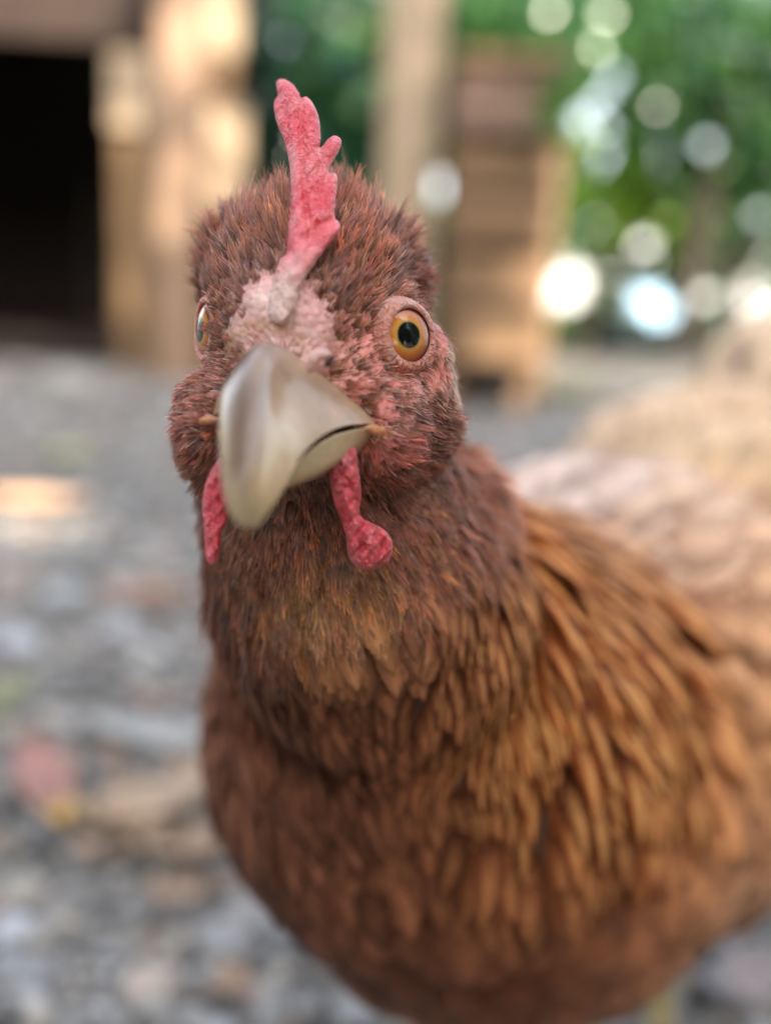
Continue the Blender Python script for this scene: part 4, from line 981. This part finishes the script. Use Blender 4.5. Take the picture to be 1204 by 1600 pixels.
wr = flesh('wattle', [(538, 690), (548, 694), (557, 702), (560, 726), (564, 752), (565, 777), (562, 800), (570, 811), (583, 817), (602, 828), (613, 846), (613, 864), (606, 880), (594, 886), (578, 892), (562, 889), (550, 880), (542, 864), (540, 840), (531, 810), (520, 782), (514, 745), (517, 714)],
           lambda x, y: .1625 + (y - 690) / 200 * .004 + max(0, x - 560) * .00003, .0028, 22, M_wat, grooves=[([(560, 805), (566, 830), (560, 860)], 6, .35), ([(590, 830), (598, 850), (588, 872)], 5, .3)], step=3.6, lump=.0006)
wl_ = flesh('wattle', [(346, 715), (334, 726), (325, 742), (317, 768), (315, 794), (318, 828), (319, 855), (322, 874), (330, 883), (340, 877), (345, 855), (348, 830), (357, 812), (362, 780), (360, 740)],
           lambda x, y: .160 + (y - 700) / 200 * .003 + max(0, 335 - x) * .00012, .0018, 13, M_wat, grooves=[([(333, 760), (330, 800), (332, 850)], 4, .3)], step=3.6, lump=.0004)

# ---- beak: two horn shells lofted through measured sections
def loft(name, secs, bulge, colf, seg=20, under=.35, dip=0):
    V, F, Cc = [], [], []
    m = seg + 1; k = seg // 2 + 1
    for si, sec in enumerate(secs):
        q5 = [P(*q) for q in sec]; a, r_, b = q5[0], q5[2], q5[4]; mid = (a + b) * .5; ring = []
        ext = [q5[0] * 2 - q5[1]] + q5 + [q5[4] * 2 - q5[3]]
        for i in range(m):
            f = min(i / seg * 4, 3.9999); k4 = int(f); t = f - k4; p0, p1, p2, p3 = ext[k4:k4 + 4]
            ring.append(.5 * ((2 * p1) + (p2 - p0) * t + (2 * p0 - 5 * p1 + 4 * p2 - p3) * t * t + (3 * p1 - p0 - 3 * p2 + p3) * t ** 3))
        for i in range(1, k):
            s = i / k; q = b.lerp(a, s); ring.append(q + (r_ - mid) * under * math.sin(math.pi * s))
        for i, q in enumerate(ring):
            V.append(q); Cc.append((*colf(si / (len(secs) - 1), (i / seg if i <= seg else .5)), 1))
    n = len(ring)
    for j in range(len(secs) - 1):
        for i in range(n):
            F.append((j * n + i, j * n + (i + 1) % n, (j + 1) * n + (i + 1) % n, (j + 1) * n + i))
    F.append(tuple(range(n))); F.append(tuple((len(secs) - 1) * n + i for i in reversed(range(n))))
    o = meshobj(name, V, F, M_beak); child(o)
    a_ = o.data.color_attributes.new('col', 'FLOAT_COLOR', 'POINT'); a_.data.foreach_set('color', np.array(Cc, dtype=np.float32).ravel())
    bm_ = bmesh.new(); bm_.from_mesh(o.data); bmesh.ops.recalc_face_normals(bm_, faces=bm_.faces); bm_.to_mesh(o.data); bm_.free()
    md = o.modifiers.new('s', 'SUBSURF'); md.levels = 2; md.render_levels = 2
    return o
def bc(t, s):
    cream, mauve = np.array((.66, .49, .28)), np.array((.14, .08, .078))
    k = math.exp(-((s - .40) / .21) ** 2) * (1 if t > .2 else t / .2); tipk = max(0, t - .72) / .28
    c = cream * (1 - .85 * k) + mauve * .85 * k
    if t < .25: c = c * (.4 + 2.4 * t) + np.array((.40, .25, .16)) * (.6 - 2.4 * t)
    q = max(0, min(1, (s - .55) / .12)) * max(0, min(1, (.55 - t) / .25)) * .75
    c = c * (1 - q) + np.array((.46, .31, .22)) * q
    sl = math.exp(-((s - .55) / .05) ** 2) * .5 * (t < .75); c = c * (1 - sl) + np.array((.40, .38, .42)) * sl  # slate streak paints a bluish sky sheen beside the ridge
    return tuple(c * (1 - tipk) + np.array((.66, .54, .33)) * tipk)
upper = loft('upper_beak', [
  ((324, 656, .171), (345, 630, .168), (420, 545, .166), (584, 644, .1688), (612, 674, .170)),
  ((334, 650, .162), (343, 618, .159), (417, 528, .1585), (545, 620, .1630), (592, 666, .165)),
  ((341, 646, .1555), (347, 602, .1525), (413, 531, .151), (492, 612, .1560), (558, 666, .1600)),
  ((341, 662, .150), (350, 600, .1475), (411, 556, .1455), (450, 614, .1494), (521, 675, .1545)),
  ((340, 692, .1455), (348, 640, .143), (403, 606, .1405), (438, 650, .1440), (480, 704, .149)),
  ((342, 728, .1415), (351, 690, .139), (396, 660, .1367), (431, 693, .1397), (458, 744, .1445)),
  ((347, 768, .1385), (356, 735, .1362), (391, 712, .1345), (419, 738, .1366), (440, 776, .1405)),
  ((354, 795, .1368), (362, 768, .135), (388, 755, .1337), (414, 770, .1352), (421, 801, .138)),
  ((364, 815, .1362), (369, 798, .1348), (388, 792, .1342), (404, 800, .1350), (408, 819, .1368)),
  ((380, 828, .1362), (384, 823, .1356), (390, 821, .1354), (395, 824, .1358), (398, 829, .1363))], None, bc)
lower = loft('lower_beak', [
  ((327, 660, .1690), (360, 730, .172), (465, 760, .174), (575, 712, .171), (612, 676, .1692)),
  ((334, 668, .1620), (365, 730, .165), (462, 758, .166), (560, 706, .1665), (590, 664, .1655)),
  ((342, 680, .1555), (375, 735, .158), (455, 758, .1590), (535, 720, .1610), (556, 667, .1606)),
  ((348, 700, .1510), (380, 745, .153), (445, 760, .1540), (505, 736, .1560), (520, 676, .1556)),
  ((356, 725, .1475), (385, 755, .149), (430, 768, .1500), (470, 745, .1515), (486, 702, .1505)),
  ((375, 750, .1450), (392, 765, .146), (412, 772, .1465), (435, 762, .1475), (445, 748, .1465))], None, lambda t, s: (.60, .38, .22) if t < .35 else (.68, .52, .31), dip=-.1)
def tube(name, pts, rad, mat, parent=None, seg=10, lump=0.0):
    V, F = [], []; n = len(pts); ps = [Vector(p) for p in pts]
    rad = rad if hasattr(rad, '__len__') else [rad] * n
    up = None
    for i in range(n):
        t = (ps[min(i + 1, n - 1)] - ps[max(i - 1, 0)]).normalized()
        if up is None: up = t.orthogonal().normalized()
        up = (up - t * up.dot(t)).normalized(); s = t.cross(up)
        for j in range(seg):
            a = 2 * math.pi * j / seg; rr = rad[i] * (1 + lump * math.sin(i * 2.3 + j * 1.7))
            V.append(ps[i] + (up * math.cos(a) + s * math.sin(a)) * rr)
    for i in range(n - 1):
        for j in range(seg):
            F.append((i * seg + j, i * seg + (j + 1) % seg, (i + 1) * seg + (j + 1) % seg, (i + 1) * seg + j))
    F.append(tuple(reversed(range(seg)))); F.append(tuple((n - 1) * seg + j for j in range(seg)))
    o = meshobj(name, V, F, mat)
    md = o.modifiers.new('s', 'SUBSURF'); md.levels = 1; md.render_levels = 1
    return o
M_gape = mat_comb('gape_skin', (.52, .20, .08), (.60, .36, .20), 300, .4)
for pts in ([(548, 665, .1624), (566, 668, .1634), (584, 671, .1647), (600, 677, .1657), (612, 682, .1668), (620, 687, .1684), (622, 688, .169)],
            [(345, 655, .1590), (332, 656, .1614), (322, 657, .1634), (315, 659, .1650), (311, 662, .1662), (310, 666, .168)]):
    child(tube('gape_fold', [P(*q) for q in pts], [.0004, .0008, .0010, .0010, .0009, .0007, .0003], M_gape) if len(pts) == 7 else tube('gape_fold', [P(*q) for q in pts], [.0003, .0006, .0008, .0008, .0006, .0003], M_gape))
# fleshy flap over the nostril
M_cere = mat_comb('nostril_skin', (.68, .40, .34), (.78, .56, .50), 300, .7)
child(tube('nostril_flap', [P(484, 585, .1535), P(487, 566, .1525), P(497, 553, .1520), P(509, 552, .1525), P(514, 566, .1535)], [.0005, .0011, .0013, .0011, .0005], M_cere, lump=.12))
child(tube('nostril', [P(506, 574, .1520), P(515, 566, .1520), P(522, 553, .1530)], [.0003, .0007, .0003], mat_simple('nostril_dark', (.06, .02, .015), .6)))

# ---- eyes
for k_, (p, nv_) in enumerate(EYES):
    bm_ = bmesh.new(); bmesh.ops.create_uvsphere(bm_, u_segments=64, v_segments=48, radius=ER)
    for v in bm_.verts: v.co.z *= EZ
    me = bpy.data.meshes.new('eye'); bm_.to_mesh(me); bm_.free(); me.materials.append(mat_eye((-.0009, .0002)[k_])); me.shade_smooth()
    e = bpy.data.objects.new('eye', me); C.objects.link(e)
    upv = D(0, -1, 0); upv = (upv - nv_ * upv.dot(nv_)).normalized(); sdv = upv.cross(nv_)
    cen = Vector(p) - nv_ * EC; q = Matrix((sdv, upv, nv_)).transposed().to_4x4(); q.translation = cen
    e.parent = hen; e.matrix_parent_inverse = HI; e.matrix_basis = q
    # lids: an oval of wrinkled skin rings
    upv = D(0, -1, 0); upv = (upv - nv_ * upv.dot(nv_)).normalized(); sdv = upv.cross(nv_)
    V, F = [], []; NA, NRr = 96, 9
    for i in range(NA):
        a = 2 * math.pi * i / NA; low = max(0, -math.sin(a))
        for j in range(NRr):
            s = j / (NRr - 1)
            rad = (.0044 + (.0021 + .0008 * low) * s) * (1 + .04 * math.sin(a) + .03 * low)
            hgt = -.0010 + .0005 * math.sin(min(1, s * 2.0) * math.pi) * (1 + .5 * low) - .0032 * s ** 1.6
            wr_ = .00022 * math.sin(a * (34 if low > .3 else 26)) * math.sin(math.pi * min(1, s * 1.6)) * (.5 + low) + .0003 * math.cos(s * 18) * s
            V.append(Vector(p) + sdv * math.cos(a) * rad * .99 + upv * math.sin(a) * rad * 1.03 + nv_ * (hgt + wr_))
    for i in range(NA):
        for j in range(NRr - 1):
            F.append((i * NRr + j, ((i + 1) % NA) * NRr + j, ((i + 1) % NA) * NRr + j + 1, i * NRr + j + 1))
    o = meshobj('eyelid', V, F, M_lid); child(o)
    md = o.modifiers.new('t', 'SOLIDIFY'); md.thickness = .0005; md.offset = -1
    md = o.modifiers.new('s', 'SUBSURF'); md.levels = 1; md.render_levels = 1

# ---- legs
M_leg = mat_simple('leg_scales', (.62, .50, .26), .5, .4, 300, bs=.5, bd=.0006)
for (px, py, d, gxx, gyy) in ((1035, 1420, .41, .140, .395), (815, 1470, .385, .062, .385)):
    top = P(px, py, d); gp_ = Vector((gxx, gyy, .012))
    mid = (top + gp_) * .5 + Vector((.0, .012, 0))
    leg = empty('leg'); leg.parent = hen; leg.matrix_parent_inverse = HI
    pts = [top + Vector((0, .0, .03)), top, top.lerp(mid, .5) + Vector((0, .006, 0)), mid, mid.lerp(gp_, .5), gp_]
    o = tube('shank', pts, [.013, .009, .0068, .0062, .0058, .0068], M_leg, lump=.05); o.parent = leg
    for a, l in ((-.5, .045), (0, .058), (.5, .045), (3.14, .02)):
        dv = Vector((math.sin(a - .25), -math.cos(a - .25), 0))
        tp = [gp_ + Vector((0, 0, .002)), gp_ + dv * l * .3 + Vector((0, 0, -.002)), gp_ + dv * l * .65 + Vector((0, 0, -.003)), gp_ + dv * l + Vector((0, 0, -.007))]
        o = tube('toe', tp, [.005, .0045, .0038, .0025], M_leg, lump=.12); o.parent = leg
        o = tube('claw', [tp[3], tp[3] + dv * .006 + Vector((0, 0, .001)), tp[3] + dv * .012 + Vector((0, 0, -.003))], [.0022, .0016, .0004], M_beak); o.parent = leg
